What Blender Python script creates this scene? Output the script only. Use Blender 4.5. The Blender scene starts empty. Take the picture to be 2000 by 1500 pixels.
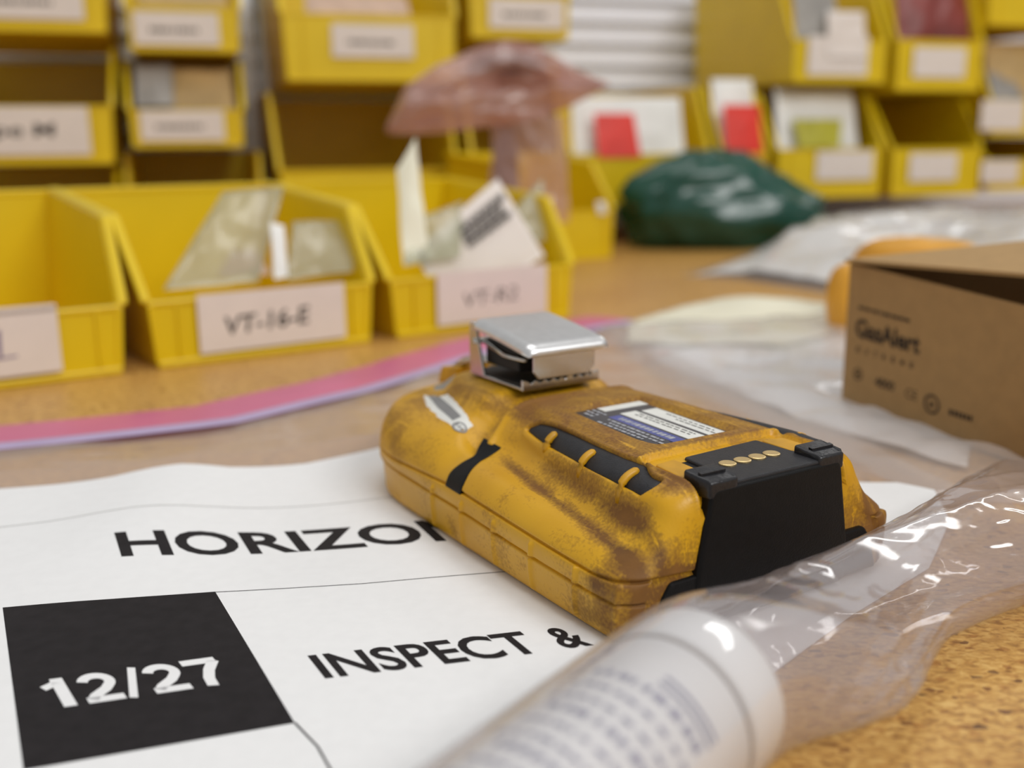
import bpy, bmesh, math, random
import numpy as np
from mathutils import Vector, Matrix, noise as mnoise

random.seed(7)
sc = bpy.context.scene
COL = sc.collection
U = 0.00088                       # one modelling unit (about a millimetre) in metres

# ------------------------------------------------------------------ camera, world, lights
CAM_H, PITCH, ROLL, FPX = 112.0, 0.226, -0.010, 2000.0
cd = bpy.data.cameras.new('camera')
cam = bpy.data.objects.new('camera', cd); COL.objects.link(cam)
cd.sensor_width = 36.0; cd.lens = 36.0
cd.clip_start = 0.005; cd.clip_end = 30
cam.location = (0, 0, CAM_H * U)
cam.matrix_world = (Matrix.Translation((0, 0, CAM_H * U)) @
                    Matrix.Rotation(math.pi / 2 - PITCH, 4, 'X') @ Matrix.Rotation(ROLL, 4, 'Z'))
cd.dof.use_dof = True
cd.dof.focus_distance = 256 * U
cd.dof.aperture_fstop = 8.8
cd.dof.aperture_blades = 0
sc.camera = cam

w = bpy.data.worlds.new('room_light'); sc.world = w; w.use_nodes = True
w.node_tree.nodes['Background'].inputs[0].default_value = (1.0, 0.99, 0.98, 1)
w.node_tree.nodes['Background'].inputs[1].default_value = 0.43


def area(name, loc, size, power, target=(0, 0.4, 0), col=(1, .99, .975)):
    l = bpy.data.lights.new(name, 'AREA'); l.shape = 'RECTANGLE'
    l.size, l.size_y = size; l.energy = power; l.color = col
    o = bpy.data.objects.new(name, l); COL.objects.link(o); o.location = loc
    o.rotation_euler = (Vector(target) - Vector(loc)).to_track_quat('-Z', 'Y').to_euler()
    return o


area('ceiling_and_added_light', (1.05, -0.75, 1.25), (1.2, .45), 19, (0.05, 0.45, 0.05))
area('ceiling_and_added_light', (-0.15, 0.25, 1.9), (1.2, .35), 5)
area('ceiling_and_added_light', (0.35, 0.9, 1.9), (1.2, .35), 4.5)
area('ceiling_and_added_light', (1.75, 2.3, 1.7), (1.3, .16), 4.8)  # lamp added far back for glints on film, steel and bench

vs = sc.view_settings
vs.view_transform = 'Standard'; vs.look = 'None'; vs.gamma = 1.0; vs.exposure = 0.0
vs.use_curve_mapping = False
sc.display_settings.display_device = 'sRGB'
sc.cycles.transparent_max_bounces = 32
sc.cycles.max_bounces = 10
sc.cycles.use_denoising = True
sc.cycles.caustics_reflective = False


# ------------------------------------------------------------------ helpers
def lin(r, g, b):
    f = lambda c: c / 12.92 if c <= .04045 else ((c + .055) / 1.055) ** 2.4
    return (f(r / 255), f(g / 255), f(b / 255), 1)


def ray(px, py):
    x, y = px - 1000, py - 750
    c, s = math.cos(-ROLL), math.sin(-ROLL); x, y = c * x - s * y, s * x + c * y
    c, s = math.cos(PITCH), math.sin(PITCH)
    return np.array([x / FPX, c - y / FPX * s, -s - y / FPX * c])


CAMP = np.array([0, 0, CAM_H])


def at_z(px, py, z):
    d = ray(px, py); return CAMP + d * (z - CAM_H) / d[2]


def at_y(px, py, Y):
    d = ray(px, py); return CAMP + d * Y / d[1]


def at_plane(px, py, P, n):
    d = ray(px, py); n = np.array([n[0], n[1], 0.]); P = np.array([P[0], P[1], 0.])
    return CAMP + d * ((P - CAMP) @ n) / (d @ n)


def fbm(p, oct=4, seed=0.):
    v, a, f = 0., .5, 1.
    for _ in range(oct):
        v += a * mnoise.noise(Vector((p[0] * f + seed, p[1] * f + seed * 1.7, p[2] * f - seed)))
        a *= .5; f *= 2.03
    return v


def ridged(p, oct=3, seed=0.):
    v, a, f = 0., .6, 1.
    for _ in range(oct):
        v += a * (1 - abs(2 * mnoise.noise(Vector((p[0] * f + seed, p[1] * f - seed, p[2] * f + seed * .3)))))
        a *= .45; f *= 2.1
    return v - .8


def mesh_obj(name, verts, faces, mat, parent=None, smooth=False, loc=None, rz=0.0):
    me = bpy.data.meshes.new(name)
    V = np.asarray(verts, float) * U
    me.from_pydata([tuple(v) for v in V], [], [tuple(f) for f in faces])
    me.validate()
    if mat is not None: me.materials.append(mat)
    if smooth: me.polygons.foreach_set('use_smooth', [True] * len(me.polygons))
    o = bpy.data.objects.new(name, me); COL.objects.link(o)
    if parent is not None: o.parent = parent
    if loc is not None: o.location = (loc[0] * U, loc[1] * U, loc[2] * U)
    o.rotation_euler = (0, 0, rz)
    return o


def empty(name, loc, rz=0.0, label=None, cat=None, group=None):
    o = bpy.data.objects.new(name, None); COL.objects.link(o)
    o.empty_display_size = .01
    o.location = (loc[0] * U, loc[1] * U, loc[2] * U); o.rotation_euler = (0, 0, rz)
    tag(o, label, cat, group); return o


def tag(o, label=None, cat=None, group=None, kind=None):
    if label: o['label'] = label
    if cat: o['category'] = cat
    if group: o['group'] = group
    if kind: o['kind'] = kind
    return o


def bevel(o, wdt, seg=2, ang=35):
    m = o.modifiers.new('bevel', 'BEVEL'); m.width = wdt * U; m.segments = seg
    m.limit_method = 'ANGLE'; m.angle_limit = math.radians(ang); m.harden_normals = False
    return o


def shade(o, on=True):
    o.data.polygons.foreach_set('use_smooth', [on] * len(o.data.polygons)); return o


class MB:
    """collects solids into one mesh"""
    def __init__(s): s.v = []; s.f = []
    def add(s, v, f):
        b = len(s.v); s.v += [tuple(map(float, p)) for p in v]; s.f += [tuple(i + b for i in q) for q in f]; return s
    def box(s, x0, x1, y0, y1, z0, z1):
        return s.add([(x0, y0, z0), (x1, y0, z0), (x1, y1, z0), (x0, y1, z0), (x0, y0, z1), (x1, y0, z1), (x1, y1, z1), (x0, y1, z1)],
                     [(3, 2, 1, 0), (4, 5, 6, 7), (0, 1, 5, 4), (1, 2, 6, 5), (2, 3, 7, 6), (3, 0, 4, 7)])
    def hexa(s, p):   # 8 corners, bottom loop then top loop
        return s.add(p, [(3, 2, 1, 0), (4, 5, 6, 7), (0, 1, 5, 4), (1, 2, 6, 5), (2, 3, 7, 6), (3, 0, 4, 7)])
    def prism(s, A, B):   # two matching loops
        n = len(A)
        return s.add(list(A) + list(B), [tuple(range(n))[::-1], tuple(range(n, 2 * n))] + [(i, (i + 1) % n, n + (i + 1) % n, n + i) for i in range(n)])
    def sweep(s, pts, wx, wz, side=(1, 0, 0)):
        pts = [np.array(p, float) for p in pts]; sd = np.array(side, float); L = []
        for i, p in enumerate(pts):
            t = pts[min(i + 1, len(pts) - 1)] - pts[max(i - 1, 0)]; t /= np.linalg.norm(t)
            up = np.cross(sd, t); up /= np.linalg.norm(up)
            if up[2] < -1e-6: up = -up
            a = sd * wx / 2; b = up * wz / 2
            L.append([p - a - b, p + a - b, p + a + b, p - a + b])
        v = [q for l in L for q in l]; f = [(0, 1, 2, 3)[::-1]]
        for i in range(len(pts) - 1):
            for k in range(4):
                f.append((4 * i + k, 4 * i + (k + 1) % 4, 4 * i + 4 + (k + 1) % 4, 4 * i + 4 + k))
        m = 4 * (len(pts) - 1); f.append((m, m + 1, m + 2, m + 3))
        return s.add(v, f)
    def tube(s, pts, r, n=10, cap=True):
        pts = [np.array(p, float) for p in pts]; v = []; f = []
        for i, p in enumerate(pts):
            t = pts[min(i + 1, len(pts) - 1)] - pts[max(i - 1, 0)]; t /= np.linalg.norm(t)
            a = np.cross(t, (0, 0, 1.) if abs(t[2]) < .9 else (1., 0, 0)); a /= np.linalg.norm(a); b = np.cross(t, a)
            rr = r[i] if hasattr(r, '__len__') else r
            v += [p + rr * (a * math.cos(2 * math.pi * k / n) + b * math.sin(2 * math.pi * k / n)) for k in range(n)]
        for i in range(len(pts) - 1):
            for k in range(n):
                f.append((i * n + k, i * n + (k + 1) % n, i * n + n + (k + 1) % n, i * n + n + k))
        if cap: f += [tuple(range(n))[::-1], tuple(range((len(pts) - 1) * n, len(pts) * n))]
        return s.add(v, f)
    def obj(s, name, mat, parent=None, **k): return mesh_obj(name, s.v, s.f, mat, parent, **k)


def grid_obj(name, fn, nu, nv, mat, parent=None, smooth=True, closed_u=False, **k):
    vs_ = [fn(i / (nu if closed_u else nu - 1), j / (nv - 1)) for j in range(nv) for i in range(nu)]
    fs = []
    for j in range(nv - 1):
        for i in range(nu if closed_u else nu - 1):
            i2 = (i + 1) % nu
            fs.append((j * nu + i, j * nu + i2, (j + 1) * nu + i2, (j + 1) * nu + i))
    return mesh_obj(name, vs_, fs, mat, parent, smooth, **k)


# ------------------------------------------------------------------ text as meshes
_TX = {}


def text2d(s, bold=0.0):
    key = (s, bold)
    if key in _TX: return _TX[key]
    c = bpy.data.curves.new('t', 'FONT'); c.body = s; c.size = 1; c.offset = bold; c.resolution_u = 4
    o = bpy.data.objects.new('t', c); COL.objects.link(o)
    dg = bpy.context.evaluated_depsgraph_get(); dg.update()
    me = bpy.data.meshes.new_from_object(o.evaluated_get(dg))
    V = np.array([v.co[:2] for v in me.vertices]); F = [tuple(p.vertices) for p in me.polygons]
    bpy.data.objects.remove(o); bpy.data.curves.remove(c); bpy.data.meshes.remove(me)
    _TX[key] = (V, F); return V, F


def flat_cut(V, F, step):
    """2-D faces cut along a square lattice so that they can follow a curved surface"""
    bm = bmesh.new(); vv = [bm.verts.new((p[0], p[1], 0)) for p in V]
    for f in F:
        try: bm.faces.new([vv[i] for i in f])
        except ValueError: pass
    V = np.asarray(V); lo, hi = V.min(0), V.max(0)
    for ax in (0, 1):
        k = math.ceil(lo[ax] / step)
        while k * step < hi[ax]:
            no = (1, 0, 0) if ax == 0 else (0, 1, 0)
            bmesh.ops.bisect_plane(bm, geom=bm.verts[:] + bm.edges[:] + bm.faces[:], plane_co=(k * step if ax == 0 else 0, k * step if ax else 0, 0), plane_no=no, dist=1e-6)
            k += 1
    bm.verts.index_update()
    out = [tuple(v.co[:2]) for v in bm.verts]; fo = [tuple(v.index for v in f.verts) for f in bm.faces]
    bm.free(); return np.array(out), fo


def text_on(name, s, origin, right, up, mat, parent, bold=0.0, fn=None, step=None, mirror=False):
    """lays text so that its bounding box starts at origin, spans the vectors right and up"""
    V, F = text2d(s, bold); lo, hi = V.min(0), V.max(0)
    q = (V - lo) / (hi - lo)
    P = np.array(origin, float)[None] + q[:, :1] * np.array(right, float)[None] + q[:, 1:] * np.array(up, float)[None]
    if step:
        Q, F = flat_cut(P[:, :2], F, step); P = np.c_[Q, np.zeros(len(Q))]
    if fn is not None: P = np.array([fn(p) for p in P])
    return mesh_obj(name, P, F, mat, parent)


# ------------------------------------------------------------------ materials
def nodes(name):
    m = bpy.data.materials.new(name); m.use_nodes = True
    nt = m.node_tree; nt.nodes.clear()
    out = nt.nodes.new('ShaderNodeOutputMaterial'); return m, nt, out


def N(nt, t, **k):
    n = nt.nodes.new(t)
    for a, b in k.items():
        if a.startswith('i_'):
            n.inputs[a[2:].replace('_', ' ')].default_value = b
        else: setattr(n, a, b)
    return n


def principled(nt, out, col=None, rough=.5, metal=0., spec=.5):
    p = nt.nodes.new('ShaderNodeBsdfPrincipled')
    p.inputs['Roughness'].default_value = rough; p.inputs['Metallic'].default_value = metal
    p.inputs['Specular IOR Level'].default_value = spec
    if col is not None: p.inputs['Base Color'].default_value = col
    nt.links.new(p.outputs[0], out.inputs[0]); return p


def ramp(nt, pts, interp='LINEAR'):
    r = nt.nodes.new('ShaderNodeValToRGB'); e = r.color_ramp.elements; r.color_ramp.interpolation = interp
    e[0].position, e[0].color = pts[0][0], pts[0][1]
    e[1].position, e[1].color = pts[-1][0], pts[-1][1]
    for p, c in pts[1:-1]:
        q = e.new(p); q.color = c
    return r


def basic(name, col, rough=.5, metal=0., var=.10, scale=60., bump=0.0, bscale=400., spec=.5, transl=0.0):
    m, nt, out = nodes(name); p = principled(nt, out, None, rough, metal, spec)
    tc = N(nt, 'ShaderNodeTexCoord'); no = N(nt, 'ShaderNodeTexNoise'); no.inputs['Scale'].default_value = scale
    no.inputs['Detail'].default_value = 4
    nt.links.new(tc.outputs['Object'], no.inputs['Vector'])
    a = tuple(max(0, c * (1 - var)) for c in col[:3]) + (1,); b = tuple(min(1, c * (1 + var)) for c in col[:3]) + (1,)
    r = ramp(nt, [(.3, a), (.7, b)]); nt.links.new(no.outputs['Fac'], r.inputs[0])
    nt.links.new(r.outputs[0], p.inputs['Base Color'])
    if bump > 0:
        n2 = N(nt, 'ShaderNodeTexNoise'); n2.inputs['Scale'].default_value = bscale; n2.inputs['Detail'].default_value = 3
        nt.links.new(tc.outputs['Object'], n2.inputs['Vector'])
        bp = N(nt, 'ShaderNodeBump'); bp.inputs['Strength'].default_value = bump; bp.inputs['Distance'].default_value = .0004
        nt.links.new(n2.outputs['Fac'], bp.inputs['Height']); nt.links.new(bp.outputs[0], p.inputs['Normal'])
    if transl > 0:
        t = N(nt, 'ShaderNodeBsdfTranslucent'); nt.links.new(r.outputs[0], t.inputs[0])
        mx = N(nt, 'ShaderNodeMixShader'); mx.inputs[0].default_value = transl
        nt.links.new(p.outputs[0], mx.inputs[1]); nt.links.new(t.outputs[0], mx.inputs[2]); nt.links.new(mx.outputs[0], out.inputs[0])
    return m


def film(name, tint=(.97, .96, .96), haze=.10, hcol=(.85, .8, .8, 1), rough=.10, gl=.55, bump=.25, bscale=90.):
    """thin clear plastic: straight-through transmission, a little milkiness, a glossy skin"""
    m, nt, out = nodes(name)
    tr = N(nt, 'ShaderNodeBsdfTransparent'); tr.inputs[0].default_value = tint + (1,)
    df = N(nt, 'ShaderNodeBsdfDiffuse'); df.inputs[0].default_value = hcol
    tl = N(nt, 'ShaderNodeBsdfTranslucent'); tl.inputs[0].default_value = hcol
    ad = N(nt, 'ShaderNodeMixShader'); ad.inputs[0].default_value = .45
    nt.links.new(df.outputs[0], ad.inputs[1]); nt.links.new(tl.outputs[0], ad.inputs[2])
    m1 = N(nt, 'ShaderNodeMixShader'); m1.inputs[0].default_value = haze
    nt.links.new(tr.outputs[0], m1.inputs[1]); nt.links.new(ad.outputs[0], m1.inputs[2])
    g = N(nt, 'ShaderNodeBsdfGlossy'); g.inputs['Roughness'].default_value = rough
    tc = N(nt, 'ShaderNodeTexCoord'); no = N(nt, 'ShaderNodeTexNoise'); no.inputs['Scale'].default_value = bscale
    no.inputs['Detail'].default_value = 3
    nt.links.new(tc.outputs['Object'], no.inputs['Vector'])
    bp = N(nt, 'ShaderNodeBump'); bp.inputs['Strength'].default_value = bump; bp.inputs['Distance'].default_value = .002
    nt.links.new(no.outputs['Fac'], bp.inputs['Height']); nt.links.new(bp.outputs[0], g.inputs['Normal'])
    lw = N(nt, 'ShaderNodeLayerWeight'); lw.inputs[0].default_value = .5
    pw = N(nt, 'ShaderNodeMath', operation='POWER'); pw.inputs[1].default_value = 3.0
    nt.links.new(lw.outputs['Facing'], pw.inputs[0])
    ml = N(nt, 'ShaderNodeMath', operation='MULTIPLY_ADD'); ml.inputs[1].default_value = gl; ml.inputs[2].default_value = .07
    nt.links.new(pw.outputs[0], ml.inputs[0])
    m2 = N(nt, 'ShaderNodeMixShader'); nt.links.new(ml.outputs[0], m2.inputs[0])
    nt.links.new(m1.outputs[0], m2.inputs[1]); nt.links.new(g.outputs[0], m2.inputs[2])
    nt.links.new(m2.outputs[0], out.inputs[0]); return m


def particle_board():
    m, nt, out = nodes('particle_board'); p = principled(nt, out, None, .42, 0, .45)
    tc = N(nt, 'ShaderNodeTexCoord'); mp = N(nt, 'ShaderNodeMapping')
    mp.inputs['Rotation'].default_value = (0, 0, .5); mp.inputs['Scale'].default_value = (1, 1.7, 1)
    nt.links.new(tc.outputs['Object'], mp.inputs[0])
    v = N(nt, 'ShaderNodeTexVoronoi'); v.inputs['Scale'].default_value = 520; v.inputs['Randomness'].default_value = 1
    nz = N(nt, 'ShaderNodeTexNoise'); nz.inputs['Scale'].default_value = 420; nz.inputs['Detail'].default_value = 5; nz.inputs['Distortion'].default_value = .8
    nb = N(nt, 'ShaderNodeTexNoise'); nb.inputs['Scale'].default_value = 9
    for x in (v, nz, nb): nt.links.new(mp.outputs[0], x.inputs['Vector'])
    r1 = ramp(nt, [(.28, lin(150, 104, 46)), (.5, lin(202, 154, 78)), (.72, lin(228, 188, 112))])
    nt.links.new(nz.outputs['Fac'], r1.inputs[0])
    sep = N(nt, 'ShaderNodeSeparateColor'); nt.links.new(v.outputs['Color'], sep.inputs[0])
    r2 = ramp(nt, [(.0, (.12, .05, .02, 1)), (.012, (.24, .10, .03, 1)), (.04, (.72, .56, .42, 1)), (.10, (1, 1, 1, 1)), (1, (1, 1, 1, 1))])
    nt.links.new(sep.outputs[0], r2.inputs[0])
    mx = N(nt, 'ShaderNodeMix', data_type='RGBA', blend_type='MULTIPLY'); mx.inputs[0].default_value = .8
    nt.links.new(r1.outputs[0], mx.inputs[6]); nt.links.new(r2.outputs[0], mx.inputs[7])
    r3 = ramp(nt, [(.3, (.88, .84, .8, 1)), (.7, (1, 1, 1, 1))]); nt.links.new(nb.outputs['Fac'], r3.inputs[0])
    mx2 = N(nt, 'ShaderNodeMix', data_type='RGBA', blend_type='MULTIPLY'); mx2.inputs[0].default_value = 1
    nt.links.new(mx.outputs[2], mx2.inputs[6]); nt.links.new(r3.outputs[0], mx2.inputs[7])
    nt.links.new(mx2.outputs[2], p.inputs['Base Color'])
    bp = N(nt, 'ShaderNodeBump'); bp.inputs['Strength'].default_value = .25; bp.inputs['Distance'].default_value = .0003
    nt.links.new(nz.outputs['Fac'], bp.inputs['Height']); nt.links.new(bp.outputs[0], p.inputs['Normal'])
    return m


def rubber_yellow():
    """yellow rubber shell; ground-in dirt where the 'wear' attribute says the hand and bench rub it"""
    m, nt, out = nodes('worn_yellow_rubber'); p = principled(nt, out, None, .42, 0, .4)
    tc = N(nt, 'ShaderNodeTexCoord'); at = N(nt, 'ShaderNodeAttribute', attribute_name='wear')
    n1 = N(nt, 'ShaderNodeTexNoise'); n1.inputs['Scale'].default_value = 75; n1.inputs['Detail'].default_value = 6; n1.inputs['Distortion'].default_value = .6
    mp = N(nt, 'ShaderNodeMapping'); mp.inputs['Scale'].default_value = (1, 1, 1); nt.links.new(tc.outputs['Object'], mp.inputs[0])
    n2 = N(nt, 'ShaderNodeTexNoise'); n2.inputs['Scale'].default_value = 1300; n2.inputs['Detail'].default_value = 5
    n3 = N(nt, 'ShaderNodeTexNoise'); n3.inputs['Scale'].default_value = 28; n3.inputs['Detail'].default_value = 3
    for n in (n1, n2, n3): nt.links.new(mp.outputs[0], n.inputs['Vector'])
    a1 = N(nt, 'ShaderNodeMath', operation='MULTIPLY_ADD'); a1.inputs[1].default_value = 1.5; a1.inputs[2].default_value = -.75
    nt.links.new(n1.outputs['Fac'], a1.inputs[0])
    a2 = N(nt, 'ShaderNodeMath', operation='MULTIPLY_ADD'); a2.inputs[1].default_value = .95; a2.inputs[2].default_value = -.475
    nt.links.new(n2.outputs['Fac'], a2.inputs[0])
    s1 = N(nt, 'ShaderNodeMath', operation='ADD'); nt.links.new(a1.outputs[0], s1.inputs[0]); nt.links.new(a2.outputs[0], s1.inputs[1])
    m4 = N(nt, 'ShaderNodeMapping'); m4.inputs['Rotation'].default_value = (0, 0, .6); m4.inputs['Scale'].default_value = (60, 520, 200)
    n4 = N(nt, 'ShaderNodeTexNoise'); n4.inputs['Scale'].default_value = 1; n4.inputs['Detail'].default_value = 3; n4.inputs['Distortion'].default_value = .5
    nt.links.new(tc.outputs['Object'], m4.inputs[0]); nt.links.new(m4.outputs[0], n4.inputs['Vector'])
    r4 = ramp(nt, [(.60, (0, 0, 0, 1)), (.74, (.45, .45, .45, 1))]); nt.links.new(n4.outputs['Fac'], r4.inputs[0])
    s0 = N(nt, 'ShaderNodeMath', operation='SUBTRACT'); nt.links.new(s1.outputs[0], s0.inputs[0]); nt.links.new(r4.outputs[0], s0.inputs[1]); s1 = s0
    s2 = N(nt, 'ShaderNodeMath', operation='ADD'); nt.links.new(s1.outputs[0], s2.inputs[0]); nt.links.new(at.outputs['Fac'], s2.inputs[1])
    rg = ramp(nt, [(.14, (0, 0, 0, 1)), (.44, (.5, .5, .5, 1)), (.92, (.97, .97, .97, 1))]); nt.links.new(s2.outputs[0], rg.inputs[0])
    ry = ramp(nt, [(.3, lin(200, 146, 16)), (.7, lin(216, 164, 28))]); nt.links.new(n3.outputs['Fac'], ry.inputs[0])
    rd = ramp(nt, [(.3, lin(90, 56, 24)), (.7, lin(130, 86, 32))]); nt.links.new(n1.outputs['Fac'], rd.inputs[0])
    mx = N(nt, 'ShaderNodeMix', data_type='RGBA'); nt.links.new(rg.outputs[0], mx.inputs[0])
    nt.links.new(ry.outputs[0], mx.inputs[6]); nt.links.new(rd.outputs[0], mx.inputs[7])
    nt.links.new(mx.outputs[2], p.inputs['Base Color'])
    rr = ramp(nt, [(0, (.36, .36, .36, 1)), (1, (.62, .62, .62, 1))]); nt.links.new(rg.outputs[0], rr.inputs[0]); nt.links.new(rr.outputs[0], p.inputs['Roughness'])
    bp = N(nt, 'ShaderNodeBump'); bp.inputs['Strength'].default_value = .22; bp.inputs['Distance'].default_value = .0002
    nt.links.new(n2.outputs['Fac'], bp.inputs['Height']); nt.links.new(bp.outputs[0], p.inputs['Normal'])
    return m


M = {}
M['board'] = particle_board()
M['rubber'] = rubber_yellow()
M['rubber_plain'] = basic('yellow_rubber', lin(198, 146, 20), .42, var=.16, scale=200)
M['black'] = basic('black_plastic', lin(11, 11, 12), .42, var=.25, scale=500, bump=.2, bscale=2600, spec=.2)
M['black_worn'] = basic('scuffed_black_plastic', lin(22, 22, 26), .34, var=.35, scale=900, bump=.35, bscale=900, spec=.5)
M['strip'] = basic('black_rubber_strip', lin(38, 38, 41), .5, var=.2, scale=500, bump=.3, bscale=2200, spec=.35)
M['hole'] = basic('dark_recess', lin(14, 14, 15), .6)
M['gold'] = basic('gold_contact', lin(232, 206, 150), .42, 1.0, var=.06, scale=900)
M['steel'] = basic('bright_steel', lin(205, 203, 199), .20, 1.0, var=.04, scale=300)
M['steel_satin'] = basic('satin_steel', lin(234, 234, 234), .34, 1.0, var=.04, scale=400, bump=.05, bscale=1500)
M['paper'] = basic('white_paper', lin(234, 234, 234), .85, var=.015, scale=300, bump=.08, bscale=900, spec=.15)
M['ink'] = basic('black_ink', lin(34, 31, 33), .7, var=.2, scale=300, spec=.2)
M['line_ink'] = basic('grey_line_ink', lin(120, 118, 106), .7)
M['label'] = basic('label_paper', lin(226, 216, 208), .7, var=.03, scale=60)
M['marker'] = basic('marker_ink', lin(60, 55, 52), .7)
M['violet_pen'] = basic('violet_pen_ink', lin(136, 124, 150), .7)
M['bin'] = basic('yellow_bin_plastic', lin(234, 202, 16), .36, var=.04, scale=25, transl=.10)
M['tag_black'] = basic('black_tag', lin(64, 62, 66), .4, var=.15, scale=400)
M['tag_white'] = basic('white_tag', lin(226, 226, 220), .5, var=.04, scale=400)
M['tag_blue'] = basic('blue_tag', lin(74, 82, 150), .4, var=.15, scale=400)
M['tag_text'] = basic('pale_tag_ink', lin(170, 172, 178), .5)
M['grey_ink'] = basic('grey_ink', lin(132, 132, 132), .6)
M['film'] = film('clear_bag_film', haze=.25, hcol=(.84, .76, .77, 1), rough=.07, gl=.7, bump=.12, bscale=24)
M['film_flat'] = film('zip_bag_film', haze=.44, hcol=(.90, .82, .77, 1), rough=.18, gl=.40, bump=.3, bscale=40)
M['film_small'] = film('small_zip_bag_film', tint=(.9, .92, .85), haze=.42, hcol=(.70, .68, .52, 1), rough=.2, gl=.35, bump=.3, bscale=40)
M['film_crumple'] = film('crumpled_bag_film', haze=.15, hcol=(.92, .90, .90, 1), rough=.16, gl=.4, bump=.4, bscale=40)
M['film_doc'] = film('document_bag_film', haze=.40, hcol=(.95, .92, .91, 1), rough=.16, gl=.4, bump=.4, bscale=40)
M['pink_zip'] = basic('pink_zip_strip', lin(226, 122, 158), .4, var=.08, scale=20, transl=.2)
M['blue_zip'] = basic('blue_zip_line', lin(176, 158, 190), .4, var=.05)
M['tube_white'] = basic('white_tube_plastic', lin(232, 236, 236), .30, var=.02, scale=80)
M['tube_ink'] = basic('blue_grey_ink', lin(122, 126, 154), .5)
M['card'] = basic('brown_cardboard', lin(172, 138, 90), .8, var=.06, scale=180, bump=.1, bscale=500)
M['card_ink'] = basic('box_print_ink', lin(52, 40, 28), .8)
M['cream'] = basic('cream_paper', lin(232, 228, 205), .7, var=.03, scale=30)
M['doc'] = basic('white_document', lin(238, 238, 238), .7, var=.03, scale=30)
M['green'] = film('green_bag_film', tint=(.02, .30, .20), haze=.55, hcol=(.008, .19, .125, 1), rough=.26, gl=.35, bump=.5, bscale=25)
M['green_core'] = basic('dark_green_stuffing', lin(16, 72, 52), .6, var=.3, scale=20)
M['pinkbag'] = film('pink_antistatic_film', tint=(.92, .78, .76), haze=.50, hcol=(.80, .53, .48, 1), rough=.2, gl=.4, bump=.7, bscale=60)
M['red'] = basic('red_print', lin(226, 48, 30), .5, var=.1, scale=40)
M['white_pack'] = basic('white_packet', lin(234, 233, 228), .5, var=.05, scale=30)
M['tan_pack'] = basic('tan_packet', lin(188, 158, 104), .6, var=.15, scale=30)
M['grey_pack'] = basic('grey_packet', lin(150, 146, 140), .5, var=.2, scale=40)
M['maroon'] = basic('maroon_pouch', lin(132, 58, 52), .4, var=.3, scale=30)
M['lime'] = basic('lime_print', lin(176, 170, 40), .5, var=.1)
M['item_fold_dark'] = basic('dark_item_and_fold_shade', lin(74, 48, 54), .5, var=.2, scale=40)
M['orange'] = basic('orange_plastic', lin(222, 160, 48), .4, var=.12, scale=30)
M['pinkpart'] = basic('pinkish_part', lin(202, 172, 150), .5, var=.1)
M['panel'] = basic('white_louvred_steel', lin(240, 240, 248), .45, var=.02)


# ------------------------------------------------------------------ the setting
mesh_obj('workbench', *(lambda b: (b.v, b.f))(MB().box(-1800, 2200, -500, 2600, -30, 0)), M['board'])
tag(bpy.data.objects['workbench'], 'speckled tan particle board workbench top under everything', 'workbench')
PE = np.array([.957, .29]); PE /= np.linalg.norm(PE); PN = np.array([PE[1], -PE[0]])   # along the rack, out of the rack
P0 = np.array([-650., 1300.])
PYAW = math.atan2(PE[1], PE[0])


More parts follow.
